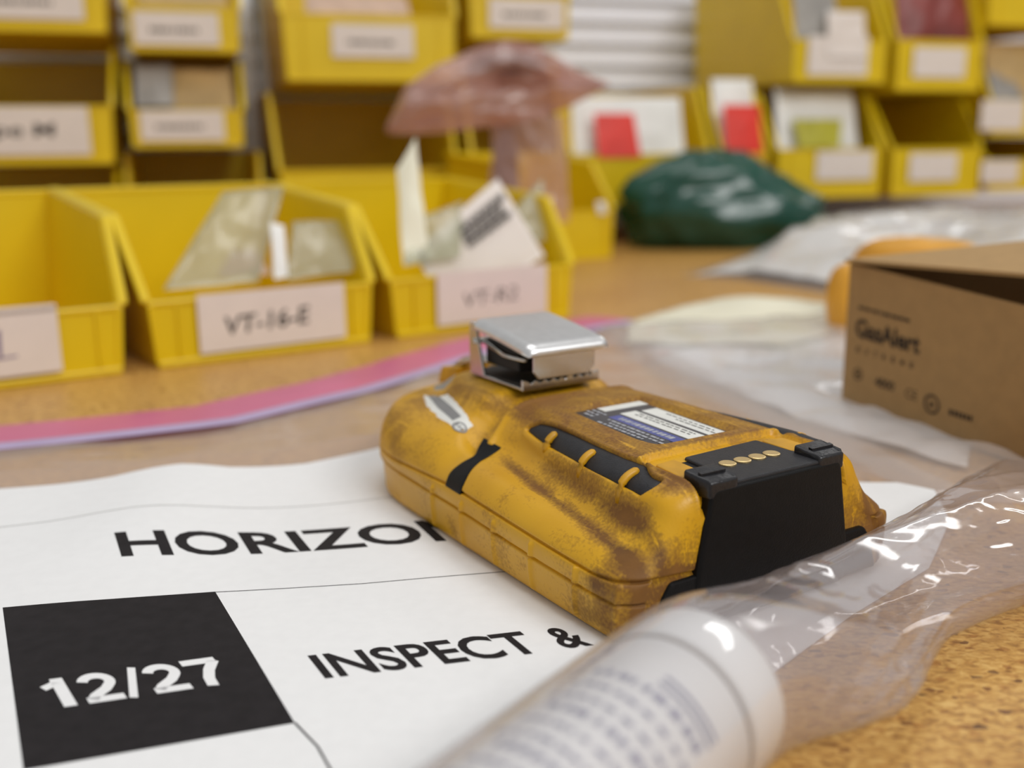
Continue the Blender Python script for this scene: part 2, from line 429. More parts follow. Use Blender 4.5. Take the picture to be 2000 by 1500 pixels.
# ------------------------------------------------------------------ gas detector: body surface
KEY = [  # x station : half profile (y, z) from top centre round to bottom centre
    (-106, [(0, 30), (12, 29.8), (16, 29.6), (19, 29.4), (22, 29.2), (28, 28.6), (35, 27.5), (41, 25.5), (45, 21.5), (46.8, 16.5), (47, 12), (46.8, 6), (45.5, 2), (42, .3), (0, .3)]),
    (-90, [(0, 31.5), (12, 31.3), (16, 31), (19, 30.5), (22, 30.2), (28, 29.6), (35, 28.6), (41, 26.5), (45, 22), (46.8, 17), (47, 12), (46.8, 6), (45.5, 2), (42, .2), (0, .2)]),
    (-80, [(0, 36.5), (10, 36.2), (15, 35), (18.5, 32.5), (21, 30.8), (28, 30), (35, 29), (41, 27), (45, 22.5), (46.8, 17), (47, 12), (46.8, 6), (45.5, 2), (42, .1), (0, .1)]),
    (-69, [(0, 38), (14, 37.8), (18.5, 36.5), (21.5, 33.5), (24, 31.2), (29, 30.3), (36, 29.2), (41, 27), (45, 22.8), (46.8, 17), (47, 12), (46.8, 6), (45.5, 1.6), (42, 0), (0, 0)]),
    (-46, [(0, 38), (16, 37.8), (22, 36.5), (25.5, 33.5), (28, 31.4), (31.5, 30.4), (36, 29), (41, 26.5), (45, 22), (46.9, 16.5), (47.2, 11.8), (47, 6), (45.8, 1.5), (42, 0), (0, 0)]),
    (-38, [(0, 37.6), (16, 37.2), (21, 35.6), (25, 32.9), (28, 30.6), (31.5, 29.3), (36, 27.8), (41, 25.2), (45, 21), (47, 16.2), (47.4, 11.8), (47, 6), (46, 1.5), (42, 0), (0, 0)]),
    (-28, [(0, 37.8), (16, 37.6), (20.2, 36.6), (24, 34.4), (27.5, 31.2), (31, 28.6), (36, 25.6), (41.3, 22.6), (45.2, 19.4), (47.2, 15.8), (47.5, 11.7), (47.1, 6), (46, 1.5), (43, 0), (0, 0)]),
    (-12, [(0, 37.6), (17, 37.5), (20.5, 37), (23.8, 34.8), (27, 31.6), (29.4, 27.4), (34.8, 24.2), (41.8, 22.8), (45.9, 19.3), (47.4, 15.5), (47.6, 11.5), (47.2, 6), (46, 1.5), (43, 0), (0, 0)]),
    (20, [(0, 37), (18, 36.9), (21.2, 36.5), (26.5, 34.6), (30.6, 31.9), (32.2, 27.2), (36.2, 23.2), (42.3, 21.3), (46.0, 18.4), (47.4, 15), (47.6, 11), (47.2, 6), (46, 1.5), (43, 0), (0, 0)]),
    (42, [(0, 36.4), (19, 36.3), (22, 36), (27.5, 34.6), (32.2, 32), (33.8, 27.2), (37.2, 22.6), (42.5, 20.0), (45.7, 17.2), (46.9, 14.5), (47.1, 11), (46.8, 6), (45.7, 1.5), (43, 0), (0, 0)]),
    (57, [(0, 36), (19, 35.9), (22.5, 35.6), (27.2, 34.4), (31.2, 31.6), (34, 27.6), (37.6, 22), (41.2, 17.8), (44.2, 15.6), (46, 13.6), (46.2, 11), (45.9, 6), (45, 1.5), (43, 0), (0, 0)]),
]
KX = np.array([k[0] for k in KEY], float); KP = np.array([k[1] for k in KEY], float)   # (ns, 15, 2)
NK = KP.shape[1]


def pchip_slopes(x, y):
    h = np.diff(x); shp = (-1,) + (1,) * (y.ndim - 1); d = np.diff(y, axis=0) / h.reshape(shp)
    m = np.zeros_like(y); m[0] = d[0]; m[-1] = d[-1]
    a, b = d[:-1], d[1:]; w1 = (2 * h[1:] + h[:-1]).reshape(shp); w2 = (h[1:] + 2 * h[:-1]).reshape(shp)
    with np.errstate(all='ignore'):
        hm = (w1 + w2) / (w1 / a + w2 / b)
    m[1:-1] = np.where(a * b > 0, hm, 0); return m


def hermite(x, y, m, q):
    i = np.clip(np.searchsorted(x, q) - 1, 0, len(x) - 2); h = (x[i + 1] - x[i]); t = (q - x[i]) / h
    shp = (-1,) + (1,) * (y.ndim - 1); t = t.reshape(shp); h = h.reshape(shp)
    return (y[i] * (2 * t**3 - 3 * t**2 + 1) + m[i] * h * (t**3 - 2 * t**2 + t) + y[i + 1] * (-2 * t**3 + 3 * t**2) + m[i + 1] * h * (t**3 - t**2))


KM = pchip_slopes(KX, KP)
NOSE0, NOSEL, TAIL0, TAILR = -56.0, 50.0, 50.0, 6.6


def surf(x, k):
    """x: (n,), k: (n,) signed profile coordinate in [-14, 14] (minus = left side) -> (n,3)"""
    x = np.asarray(x, float); k = np.asarray(k, float); a = np.abs(k); sg = np.where(k < 0, -1., 1.)
    prof = hermite(KX, KP, KM, np.clip(x, KX[0], KX[-1]))      # (n,15,2)
    # centripetal-ish Catmull-Rom over the profile index
    i = np.clip(np.floor(a).astype(int), 0, NK - 2); t = (a - i)[:, None]
    n = np.arange(len(x))
    def P(j):
        jj = np.clip(j, 0, NK - 1); q = prof[n, jj].copy()
        neg = j < 0; q[neg] = prof[n[neg], -j[neg]] * np.array([-1, 1]); 
        return q
    p0, p1, p2, p3 = P(i - 1), P(i), P(i + 1), P(i + 2)
    m1 = .5 * (p2 - p0); m2 = .5 * (p3 - p1)
    d = p2 - p1
    L = np.linalg.norm(d, axis=1, keepdims=True)
    lim = lambda m: m * np.minimum(1, 1.4 * L / (np.linalg.norm(m, axis=1, keepdims=True) + 1e-9))
    m1, m2 = lim(m1), lim(m2)
    # flat ends
    q = p1 * (2 * t**3 - 3 * t**2 + 1) + m1 * (t**3 - 2 * t**2 + t) + p2 * (-2 * t**3 + 3 * t**2) + m2 * (t**3 - t**2)
    y, z = q[:, 0], q[:, 1]
    u = np.clip((NOSE0 - x) / NOSEL, 0, 1)
    fy = (1 - u**2.2) ** (1 / 2.2); fz = (1 - u**6) ** (1 / 4.)
    y = y * fy; z = 15 + (z - 15) * fz
    v = np.clip((x - TAIL0) / TAILR, 0, 1); sh = TAILR * (1 - np.sqrt(np.clip(1 - v**2, 0, 1)))
    hw = np.maximum(y, 1e-6)
    y = y - np.minimum(sh, hw * .9) * np.clip(hw / 20, 0, 1); z = np.where(z > 15, z - sh * .55 * np.clip((z - 15) / 10, 0, 1), z + sh * .4 * np.clip((15 - z) / 15, 0, 1))
    return np.c_[x, sg * y, z]


def surf_n(x, k):
    e = .05
    a = surf(x + e, k) - surf(x - e, k)
    kk = np.clip(k, -13.99, 13.99); b = surf(x, kk + .02) - surf(x, kk - .02)
    nn = np.cross(a, b); l = np.linalg.norm(nn, axis=1, keepdims=True)
    nn = nn / np.maximum(l, 1e-9)
    c = surf(x, k) - np.array([0, 0, 14.]); c[:, 0] = 0
    s = np.sign((nn * c).sum(1, keepdims=True)); s[s == 0] = 1
    return nn * s


def sd_poly(px, py, poly):
    """signed distance (negative inside) to a polygon"""
    P = np.array(poly, float); n = len(P); best = np.full(px.shape, 1e9); ins = np.zeros(px.shape, bool)
    for i in range(n):
        a, b = P[i], P[(i + 1) % n]; ab = b - a
        t = np.clip(((px - a[0]) * ab[0] + (py - a[1]) * ab[1]) / (ab @ ab), 0, 1)
        d = np.hypot(px - a[0] - t * ab[0], py - a[1] - t * ab[1]); best = np.minimum(best, d)
        cond = ((a[1] > py) != (b[1] > py)) & (px < (b[0] - a[0]) * (py - a[1]) / (b[1] - a[1] + 1e-12) + a[0]); ins ^= cond
    return np.where(ins, -best, best)


def sstep(a, b, x):
    t = np.clip((x - a) / (b - a), 0, 1); return t * t * (3 - 2 * t)


def round_poly(P, r, n=5):
    P = [np.array(p, float) for p in P]; out = []
    for i in range(len(P)):
        a, b, c = P[i - 1], P[i], P[(i + 1) % len(P)]
        u = (a - b) / np.linalg.norm(a - b); v = (c - b) / np.linalg.norm(c - b)
        rr = min(r, .45 * np.linalg.norm(a - b), .45 * np.linalg.norm(c - b))
        p, q = b + u * rr, b + v * rr
        for j in range(n):
            t = j / (n - 1); out.append(tuple((1 - t)**2 * p + 2 * t * (1 - t) * b + t * t * q))
    return out


# outlines in device plan (x, y); the right side mirrors the left
STRIP = round_poly([(-15.2, -25.8), (-11.6, -23.3), (-5.7, -22.8), (4.6, -23.2), (17.4, -24.1), (27.7, -24.4), (36.4, -24.0), (39.2, -25.9), (42.2, -27.1), (46.6, -27.0), (46.6, -30.1), (45.0, -32.5), (35, -32.0), (20, -30.6), (-2.5, -27.5)], 1.2)
LABEL = round_poly([(-12.5, -13.2), (28.6, -13.2), (28.6, 13.6), (-12.5, 13.6)], 1.5)
POCKET = round_poly([(33.2, -23.6), (33.2, 23.6), (54, 23.6), (60, 24), (60, -24), (54, -23.6)], 3)
mir = lambda P: [(x, -y) for x, y in P][::-1]
STEP = [(-28.2, 0), (-27.8, 17), (-28.6, 21.5), (-29.0, 25.2), (-27.8, 28.5), (-26.5, 32), (-22.5, 38), (-19.5, 43), (-18, 47)]


def step_disp(x, y, a):
    sx = np.interp(np.abs(y), [p[1] for p in STEP], [p[0] for p in STEP]); t = x - sx
    d = -(2.9 * sstep(.3, -1.8, t) * sstep(-15, -5, t) + .9 * np.exp(-((t + .3) / .5)**2)) * sstep(6.6, 5.6, a)
    return d + np.where(a < 5.4, .6 * np.exp(-((t - 1.6) / 1.3)**2), 0)


def body_disp(x, k, S):
    y, z = S[:, 1], S[:, 2]; a = np.abs(k); up = z > 24
    d = np.zeros(len(x))
    for P in (STRIP, mir(STRIP)):
        s = sd_poly(x, y, P); d -= np.where(up, 2.2 * sstep(.35, -.35, s), 0)
        d += np.where(up, .35 * np.exp(-((s - .9) / .6)**2), 0)          # moulded lip round the strip
    s = sd_poly(x, y, LABEL); d -= np.where(up, 1.4 * sstep(.3, -.3, s), 0); d += np.where(up, .35 * np.exp(-((s - .9) / .5)**2), 0)
    s = sd_poly(x, y, POCKET); d -= np.where(up & (x < 60), 1.5 * sstep(.4, -.4, s), 0); d += np.where(up, .5 * np.exp(-((s - .8) / .6)**2), 0)
    d += step_disp(x, y, a)
    # seams round the shell
    zu = np.interp(x, [-100, -60, -20, 20, 45, 54], [15.5, 16, 17.6, 16.2, 15.2, 15.6]); side = a > 6.5
    d -= np.where(side, 1.05 * np.exp(-((z - zu) / .36)**2), 0)
    zl = np.interp(x, [-100, -58, -20, 20, 54], [13, 12.6, 12.3, 11, 10.2])
    d -= np.where(side, 1.0 * np.exp(-((z - zl) / .34)**2), 0)
    # short grip ribs along the lower side
    for rx in (-33, -15.5, 2, 20.2, 38.8, 53):
        d += np.where(side, .85 * np.exp(-((x - rx - (z - 8) * .05) / .75)**2) * sstep(1, 3, z) * sstep(15.8, 14.2, z), 0)
    # lower nose step
    d -= np.where(side, 1.1 * sstep(-56, -58, x) * sstep(12.2, 11.4, z) * sstep(1.5, 3, z), 0)
    return d


def wear_fn(x, y, z):
    a = np.abs(y)
    w = np.full(len(x), .06)
    top = sstep(32.5, 35.5, z) * sstep(-30, -26, x)
    w += .66 * top                                                # rubbed top plateau
    w += .26 * sstep(-26, -32, x) * sstep(31.5, 35.5, z)           # hump under the clip
    w += .22 * sstep(-28, -34, x) * sstep(28, 30, z) * (a > 20)    # sensor shelf
    cr = np.interp(x, [-17, 4, 26, 43, 56], [33.0, 35.8, 38.2, 40.2, 41])
    w += .78 * np.exp(-((a - cr) / 1.8)**2) * sstep(-22, -8, x)    # streak along the shoulder crest
    un = np.interp(x, [-18, 12, 38, 50], [28.6, 31.6, 34.4, 35])
    w += .58 * np.exp(-((a - un) / 1.7)**2) * sstep(-16, 14, x)    # below the strips
    w += .34 * np.exp(-(((x - 42) / 8)**2 + ((z - 25.5) / 4)**2)) * (a > 28)
    w += .30 * np.exp(-(((x - 51) / 8)**2 + ((z - 17) / 5)**2)) * (a > 30)
    w += .28 * np.exp(-(((x - 50) / 10)**2 + ((z - 8) / 7)**2)) * (a > 30)
    w += .55 * np.exp(-(((x - 46.5) / 2.6)**2 + ((z - 13.2) / 2.0)**2)) * (a > 40)
    w += .40 * np.exp(-(((x - 42) / 7)**2 + ((z - 4) / 3)**2)) * (a > 40)
    w += .35 * np.exp(-(((x + 22) / 3)**2 + ((z - 6) / 5)**2)) * (a > 40)
    w += .26 * sstep(44, 50, x) * (a > 23)
    w -= .62 * np.exp(-(((x - 53) / 4)**2 + ((z - 28.5) / 4.5)**2)) * (a > 24)
    w += .40 * np.exp(-(((x + 78) / 12)**2 + ((z - 27) / 3.5)**2)) * (a > 20)
    w += .30 * np.exp(-(((x + 62) / 4)**2 + ((z - 22) / 4)**2)) * (a > 20)
    w -= .45 * (x > 33) * (a < 24) * (z > 30)
    return w


def build_body(parent):
    t = np.linspace(0, 1, 46)
    xs = np.r_[-106 + 36 * (1 - np.cos(t[:-1] * np.pi / 2)), np.linspace(-70, 50, 340)[:-1], 50 + 6.6 * np.sin(np.linspace(0, 1, 18) * np.pi / 2)]
    xs[0] = -105.99
    den = [9, 9, 14, 16, 16, 12, 14, 14, 20, 26, 22, 14, 10, 4]       # samples per profile interval
    kk = np.concatenate([np.linspace(i, i + 1, n, endpoint=False) for i, n in enumerate(den)] + [[14.]])
    ks = np.r_[-kk[::-1], kk[1:]][1:]                               # left bottom .. top .. right bottom (closed)
    nx, nk = len(xs), len(ks)
    X, K = np.meshgrid(xs, ks, indexing='ij'); X, K = X.ravel(), K.ravel()
    S = surf(X, K); nr = surf_n(X, K); d = body_disp(X, K, S)
    V = S + nr * d[:, None]
    idx = np.arange(nx * nk).reshape(nx, nk)
    F = []
    i2 = np.roll(idx, -1, axis=1)
    A = np.stack([idx[:-1], i2[:-1], i2[1:], idx[1:]], -1).reshape(-1, 4)
    F = [tuple(f) for f in A]
    F.append(tuple(idx[0])); F.append(tuple(idx[-1][::-1]))
    o = mesh_obj('shell', V, F, M['rubber'], parent, True)
    w = np.zeros(len(o.data.vertices)); ww = wear_fn(S[:, 0], S[:, 1], S[:, 2]); w[:len(ww)] = ww
    at = o.data.attributes.new('wear', 'FLOAT', 'POINT'); at.data.foreach_set('value', w)
    bm = bmesh.new(); bm.from_mesh(o.data); bmesh.ops.recalc_face_normals(bm, faces=bm.faces[:]); bm.to_mesh(o.data); bm.free()
    return o


# inverse lookup (x, y) -> profile coordinate on the upper surface
def k_of(x, y, zmin=None):
    ks = np.linspace(0, 9.5, 400); s = surf(np.full(400, x), ks)
    i = int(np.argmin(np.abs(s[:, 1] - abs(y)))); return math.copysign(ks[i], y if y else 1)


def patch(name, poly, off, depth, mat, parent, step=1.2, mode='plan', smooth=True, dome=0.0):
    """a plate that follows the shell: outline in plan (x,y) or on the side (x,z)"""
    Q, F = flat_cut(poly, [tuple(range(len(poly)))], step)
    sgn = 1
    if mode == 'plan':
        ks = np.linspace(0, 9.5, 500); P = []; xx = Q[:, 0]; kq = np.zeros(len(Q))
        for i, (x, y) in enumerate(Q):
            s = surf(np.full(500, x), ks); j = np.interp(abs(y), s[:, 1], ks); kq[i] = j * (1 if y >= 0 else -1)
    else:
        xx, kq = Q[:, 0], Q[:, 1]
    S = surf(xx, kq); nr = surf_n(xx, kq)
    if mode == 'plan': S = S + nr * step_disp(xx, S[:, 1], np.abs(kq))[:, None]
    sd = sd_poly(Q[:, 0], Q[:, 1], poly)
    o_ = off - (.35 if mode == 'plan' else .15) * np.exp(sd / (.4 if mode == 'plan' else .12)) + dome * (1 - np.exp(sd / 2.0))
    T = S + nr * o_[:, None]; B = S + nr * (off - depth)
    n = len(T); V = np.r_[T, B]; FF = list(F)
    edges = {}
    for f in F:
        for a, b in zip(f, f[1:] + f[:1]):
            edges[(a, b)] = edges.get((a, b), 0) + 1
    for (a, b) in edges:
        if (b, a) not in edges: FF.append((b, a, a + n, b + n))
    o = mesh_obj(name, V, FF, mat, parent, smooth)
    bm = bmesh.new(); bm.from_mesh(o.data); bmesh.ops.recalc_face_normals(bm, faces=bm.faces[:])
    bm.to_mesh(o.data); bm.free()
    m = o.modifiers.new('edge', 'EDGE_SPLIT'); m.split_angle = math.radians(50)
    return o


DYAW = -1.014
dev = empty('gas_detector', (33.8, 284.3, 0.6), DYAW, 'worn yellow and black portable gas detector lying face down on the printed sheet', 'gas detector')
build_body(dev)
ins = lambda P, s: [tuple(np.array(p) + s * (np.array(p) - np.mean(P, 0)) / max(np.linalg.norm(np.array(p) - np.mean(P, 0)), 1e-6)) for p in P]
for P, sg in ((STRIP, 1), (mir(STRIP), -1)):
    st = patch('grip_strip', ins(P, .5), -.45, 1.6, M['strip'], dev, dome=.55 if P is STRIP else 2.2)
    st['label'] = 'black rubber grip strip'
    for rx, y0, y1 in ((-1.4, -24.6, -28.6), (18.7, -26.4, -31.5), (37.4, -27.2, -33.4)):
        # a short yellow rib crossing the lower half of the strip
        pts = []
        for q in np.linspace(0, 1, 9):
            x = rx; y = (y0 + (y1 - y0) * q) * sg
            k = k_of(x, y); s = surf(np.array([x]), np.array([k]))[0]; nn = surf_n(np.array([x]), np.array([k]))[0]
            pts.append(s + nn * (.15 + .35 * math.sin(q * math.pi) - .5 * q ** 4))
        MB().tube(pts, [.7] + [1.12] * 7 + [.9], 8).obj('grip_rib', M['rubber_plain'], st, smooth=True)

# black inlay running over the left (and right) shoulder, in (x, profile) space
NOTCH = round_poly([(-28.6, 5.2), (-19.8, 5.25), (-20.2, 5.8), (-20.6, 6.35), (-18.9, 6.95), (-16.8, 7.8), (-16.2, 8.7), (-25.6, 8.7), (-26.8, 7.7), (-25.6, 6.9), (-24.6, 6.3), (-27.2, 5.7)], .5)
for sg in (-1, 1):
    P = [(x, sg * k) for x, k in NOTCH]
    nt_ = patch('shoulder_inlay', P if sg > 0 else P[::-1], .25, 1.2, M['black'], dev, step=.5, mode='xk')
    nt_['label'] = 'black inlay band'

# back label in its recess
tagp = patch('rating_label', ins(LABEL, -.35), -1.0, .6, M['tag_black'], dev, step=6)
tagp['label'] = 'black rating label with white boxes'
zt = lambda x: 37.35 - .021 * x


def tag_rect(name, x0, x1, y0, y1, mat, h=.06):
    return MB().hexa([(x0, y0, zt(x0) - 1.4), (x1, y0, zt(x1) - 1.4), (x1, y1, zt(x1) - 1.4), (x0, y1, zt(x0) - 1.4),
                      (x0, y0, zt(x0) - .98 + h), (x1, y0, zt(x1) - .98 + h), (x1, y1, zt(x1) - .98 + h), (x0, y1, zt(x0) - .98 + h)]).obj(name, mat, tagp)


tag_rect('white_box', -11.2, -7.2, -3.5, 12.5, M['tag_white'])
tag_rect('white_box', -3.2, 27.4, -1.2, 4.6, M['tag_white'])
tag_rect('white_box', -2.4, 27.4, 6.0, 11.8, M['tag_white'])
tag_rect('blue_band', -2.0, 27.6, -6.4, -2.2, M['tag_blue'])


def dash_lines(name, rows, mat, parent, fn, seed=0, wlo=.7, whi=2.4, gap=.5, h=.55):
    """rows of small printed strokes too small to read: (x0, x1, y)"""
    rnd = random.Random(seed); mb = MB()
    for x0, x1, y in rows:
        x = x0
        while x < x1:
            l = min(rnd.uniform(wlo, whi), x1 - x); q = [(x, y), (x + l, y), (x + l, y + h), (x, y + h)]
            mb.add([fn(*p) for p in q], [(0, 1, 2, 3)]); x += l + rnd.uniform(gap * .6, gap * 1.6)
    return tag(mb.obj(name, mat, parent), kind='stuff')


top_of = lambda x, y: (x, y, zt(x) - .98 + .09)
dash_lines('printed_lines', [(0, 24, -8.3), (3, 26, -10.2), (0, 20, -12.0), (-10.5, -4, -6.0), (-10.5, -5, -8.0), (-9, -4, -10)], M['tag_text'], tagp, top_of, 1, h=.9)
dash_lines('printed_lines', [(0, 24, 3.1), (0, 24, 1.6), (4, 24, 9.8), (10, 26, 8.2)], M['marker'], tagp, top_of, 2, h=.55)
dash_lines('printed_lines', [(1, 24, -5.3)], M['tag_text'], tagp, top_of, 3, h=1.9, wlo=.6, whi=1.6)

# serial sticker on the nose shoulder
STK = round_poly([(-82.0, -25.6), (-69.5, -21.6), (-51, -26.6), (-37.6, -29.6), (-37.0, -36.4), (-49.7, -35.9), (-66, -32.4)], .6)
stk = patch('serial_sticker', STK[::1], .12, .4, M['tag_white'], dev, step=1.5)
stk['label'] = 'small white serial number sticker'


def on_top(x, y, off):
    k = k_of(x, y); s = surf(np.array([x]), np.array([k])); n_ = surf_n(np.array([x]), np.array([k])); s = s + n_ * step_disp(np.array([x]), s[:, 1], np.abs(np.array([k])))[:, None]; return tuple((s + n_ * off)[0])


mb = MB()
bar = [(-76.5, -25.6), (-72.0, -23.8), (-45, -30.4), (-45, -33.4), (-60, -30.6)]
Q, F = flat_cut(bar, [tuple(range(5))], 1.5); mb.add([on_top(x, y, .2) for x, y in Q], F); mb.obj('barcode', M['grey_ink'], stk)
mb = MB()
for i in range(24):
    a0, a1 = 2 * math.pi * i / 24, 2 * math.pi * (i + 1) / 24
    q = [(-40.2 + 3.2 * r * math.cos(a), -33.7 + 1.9 * r * math.sin(a)) for a, r in ((a0, 1), (a1, 1), (a1, .72), (a0, .72))]
    mb.add([on_top(x, y, .2) for x, y in q], [(0, 1, 2, 3)])
mb.obj('round_mark', M['grey_ink'], stk)
for xx in (-41.8, -40.2, -38.8):
    MB().add([on_top(x, y, .2) for x, y in ((xx - .4, -34.3), (xx + .4, -34.3), (xx + .4, -33.1), (xx - .4, -33.1))], [(0, 1, 2, 3)]).obj('printed_mark', M['grey_ink'], stk)

# black battery pack closing the tail
PZ = lambda x: 35.8 - .02 * (x - 40)
prof = round_poly([(-22.0, 35.0), (22.0, 35.0), (26.2, 12.5), (26.2, 1.2), (-26.2, 1.2), (-26.2, 12.5)], 2.2)
pack = MB().prism([(38, y, z) for y, z in prof], [(58.0, y * .985, z - .4) for y, z in prof]).obj('battery_pack', M['black'], dev)
pack['label'] = 'black battery pack closing the tail'
bevel(pack, 1.1, 3, 40); shade(pack)
wing = round_poly([(-35.5, 10.5), (-33, 14.0), (33, 14.0), (35.5, 10.5), (38.5, 1.5), (-38.5, 1.5)], 1.2)
wg = MB().prism([(40, y, z) for y, z in wing], [(57.4, y, z) for y, z in wing]).obj('pack_foot', M['black'], pack); bevel(wg, .7, 2, 40)
for sy in (-1, 1):
    MB().tube([(56.6, sy * 31.5, 7.6), (57.6, sy * 31.5, 7.6)], 3.0, 18).obj('screw_recess', M['hole'], pack, smooth=False)
plate = round_poly([(37.4, -12.8), (36.0, 13.6), (48.6, 14.6), (50, 22.8), (57.4, 22.0), (57.4, -22.0), (50, -22.8), (48.6, -13.6)], 1.2)
pl = MB().prism([(x, y, 33.0) for x, y in plate], [(x, y, PZ(x) - .15) for x, y in plate]).obj('contact_plate', M['strip'], pack); bevel(pl, .5, 2, 40)
for sy in (-1, 1):
    hp_ = [(49.2, sy * 13.4), (49.2, sy * 23.4), (57.9, sy * 22.6), (57.9, sy * 13.6)][::sy]
    horn = round_poly(hp_, 1.0)
    hn = MB().prism([(x, y, 32.0) for x, y in horn], [(x, y, PZ(x) + (1.9 if x < 54 else .9)) for x, y in horn]).obj('latch_lug', M['black_worn'], pack); bevel(hn, 1.1, 3, 35); shade(hn)
    MB().prism([(53.2, sy * 14.6, PZ(53) + .6), (54.4, sy * 14.6, PZ(53) + .4), (54.4, sy * 22.2, PZ(53) + .4), (53.2, sy * 22.2, PZ(53) + .6)],
               [(53.2, sy * 14.6, PZ(53) + 2.1), (54.4, sy * 14.6, PZ(53) + 1.9), (54.4, sy * 22.2, PZ(53) + 1.9), (53.2, sy * 22.2, PZ(53) + 2.1)]).obj('lug_ridge', M['black_worn'], hn)
for i in range(4):
    y = (i - 1.5) * 5.0 + .2
    c = MB().tube([(47.4, y, PZ(47.4) - .6), (47.4, y, PZ(47.4) + .12), (47.4, y, PZ(47.4) + .28)], [2.2, 2.2, 1.9], 22).obj('contact_pad', M['gold'], dev)
    c['label'] = 'round gold charging contact'
# raised yellow web either side of the contact plate
for sy in (-1, 1):
    web = round_poly([(36.4, sy * 15.0), (37.4, sy * 22.0), (48.6, sy * 22.8), (48.0, sy * 15.4)][::sy], 1.3)
    wb = MB().prism([(x, y, 33.4) for x, y in web], [(x, y, PZ(x) - .55) for x, y in web]).obj('corner_web', M['rubber_plain'], dev); bevel(wb, .4, 2)

# alligator clip on the hump
clip = empty('clip', (-50, 0, 0)); clip.parent = dev; clip.location = (-50 * U, 0, 0)
bz = 38.6
base = MB()
n_t = 9
pts = [(-16, -14.6), (15.6, -14.6)]
teeth = []
for i in range(n_t + 1):
    y = -14.6 + 29.2 * i / n_t; teeth.append((15.6 + (0 if i % 2 else 1.6), y))
out = [(-17, -14.6)] + [(14.6, -14.6)] + [(14.6, 14.6), (-17, 14.6)]
base.prism([(x, y, bz) for x, y in out], [(x, y, bz + 1.0) for x, y in out])
bo = base.obj('clip_base', M['steel'], clip); bevel(bo, .35, 2)
MB().box(-15.5, 14.2, -13.9, 13.9, bz + 1.0, bz + 1.7).obj('base_shade_pad', M['hole'], clip)  # near-black pad painting the dark reflection over the steel base
bevel(MB().box(-11.5, 8.5, -11.5, 11.5, bz + 4.2, bz + 12.4).obj('lever_shade_block', M['hole'], clip), .6)  # near-black block added so the inside of the clip looks shaded
# up-turned toothed front edge
tv = []
A = [(14.6, -14.6, bz)]; 
prof_t = [(-14.6, 0)]
for i in range(n_t):
    y0 = -14.6 + 29.2 * i / n_t; y1 = -14.6 + 29.2 * (i + 1) / n_t
    prof_t += [(y0, 3.4 if i in (0, n_t - 1) else 2.0), ((y0 + y1) / 2, 4.4 if i in (5,) else 3.0), (y1, 2.0 if i != n_t - 1 else 3.4)]
prof_t += [(14.6, 0)]
cl = []
for p in prof_t:
    if not cl or np.hypot(p[0] - cl[-1][0], p[1] - cl[-1][1]) > 1e-6: cl.append(p)
tt = MB().prism([(14.6, y, bz + z) for y, z in cl], [(15.6, y, bz + z) for y, z in cl]).obj('tooth_row', M['steel'], clip); bevel(tt, .2, 1)
# side ears carrying the pivot pin
for sy in (-1, 1):
    ear = round_poly([(-16.5, bz), (-7.5, bz), (-10.5, bz + 9), (-13.0, bz + 17.6), (-16.8, bz + 17.6), (-17.2, bz + 9)], 1.6)
    e = MB().prism([(x, sy * 14.6, z) for x, z in ear], [(x, sy * 13.6, z) for x, z in ear]).obj('clip_ear', M['steel'], clip); bevel(e, .3, 2)
MB().tube([(-13.2, -15.2, bz + 11.5), (-13.2, 15.2, bz + 11.5)], 1.1, 12).obj('pivot_pin', M['steel'], clip, smooth=True)
# coil spring round the pin
hel = [(-13.2 + 2.6 * math.cos(a), -9 + 18 * a / (2 * math.pi * 7), bz + 11.5 + 2.6 * math.sin(a)) for a in np.linspace(0, 2 * math.pi * 7, 110)]
MB().tube(hel, .5, 6).obj('spring', M['steel'], clip, smooth=True)
MB().tube([(-10.8, -12.4, bz + 11.5), (2, -12.6, bz + 8.8), (14, -12.4, bz + 9.2)], .7, 8).obj('spring_arm', M['steel'], clip, smooth=True)
# lid: a bent sheet with rolled edges, sloping down to the jaw


def lid(u, v):
    # v along length 0 back .. 1 front ; u across
    x = -12.0 + 32.0 * v; y = -15.2 + 30.4 * u
    r = 3.0
    dx = max(0, r - (20.0 - x)) ; dy = max(0, r - (15.2 - abs(y)))
    q = min(1, math.hypot(dx, dy) / r)
    if dx > 0 and dy > 0:
        m = math.hypot(dx, dy)
        if m > r: x -= (m - r) * dx / m; y -= math.copysign((m - r) * dy / m, y)
    edge = r * .85 * (1 - math.sqrt(max(0, 1 - q * q)))
    z = bz + 18.0 - 4.2 * v + .35 * math.sin(math.pi * v) - edge
    return (x, y, z)


lo = grid_obj('clip_lid', lid, 60, 60, M['steel_satin'], clip)
sm = lo.modifiers.new('thickness', 'SOLIDIFY'); sm.thickness = .9 * U; sm.offset = -1
# jaw plate hanging from the lid front
jw = [(-11.4, 0), (-11.4, -9), (-9.6, -11.2), (9.8, -11.2), (11.6, -9), (11.6, 0)]
jw = [(y, z) for y, z in jw]
ja = MB().prism([(16.2, y, bz + 14.6 + z) for y, z in jw], [(17.2, y, bz + 14.6 + z) for y, z in jw]).obj('jaw_plate', M['steel'], clip); bevel(ja, .3, 2)
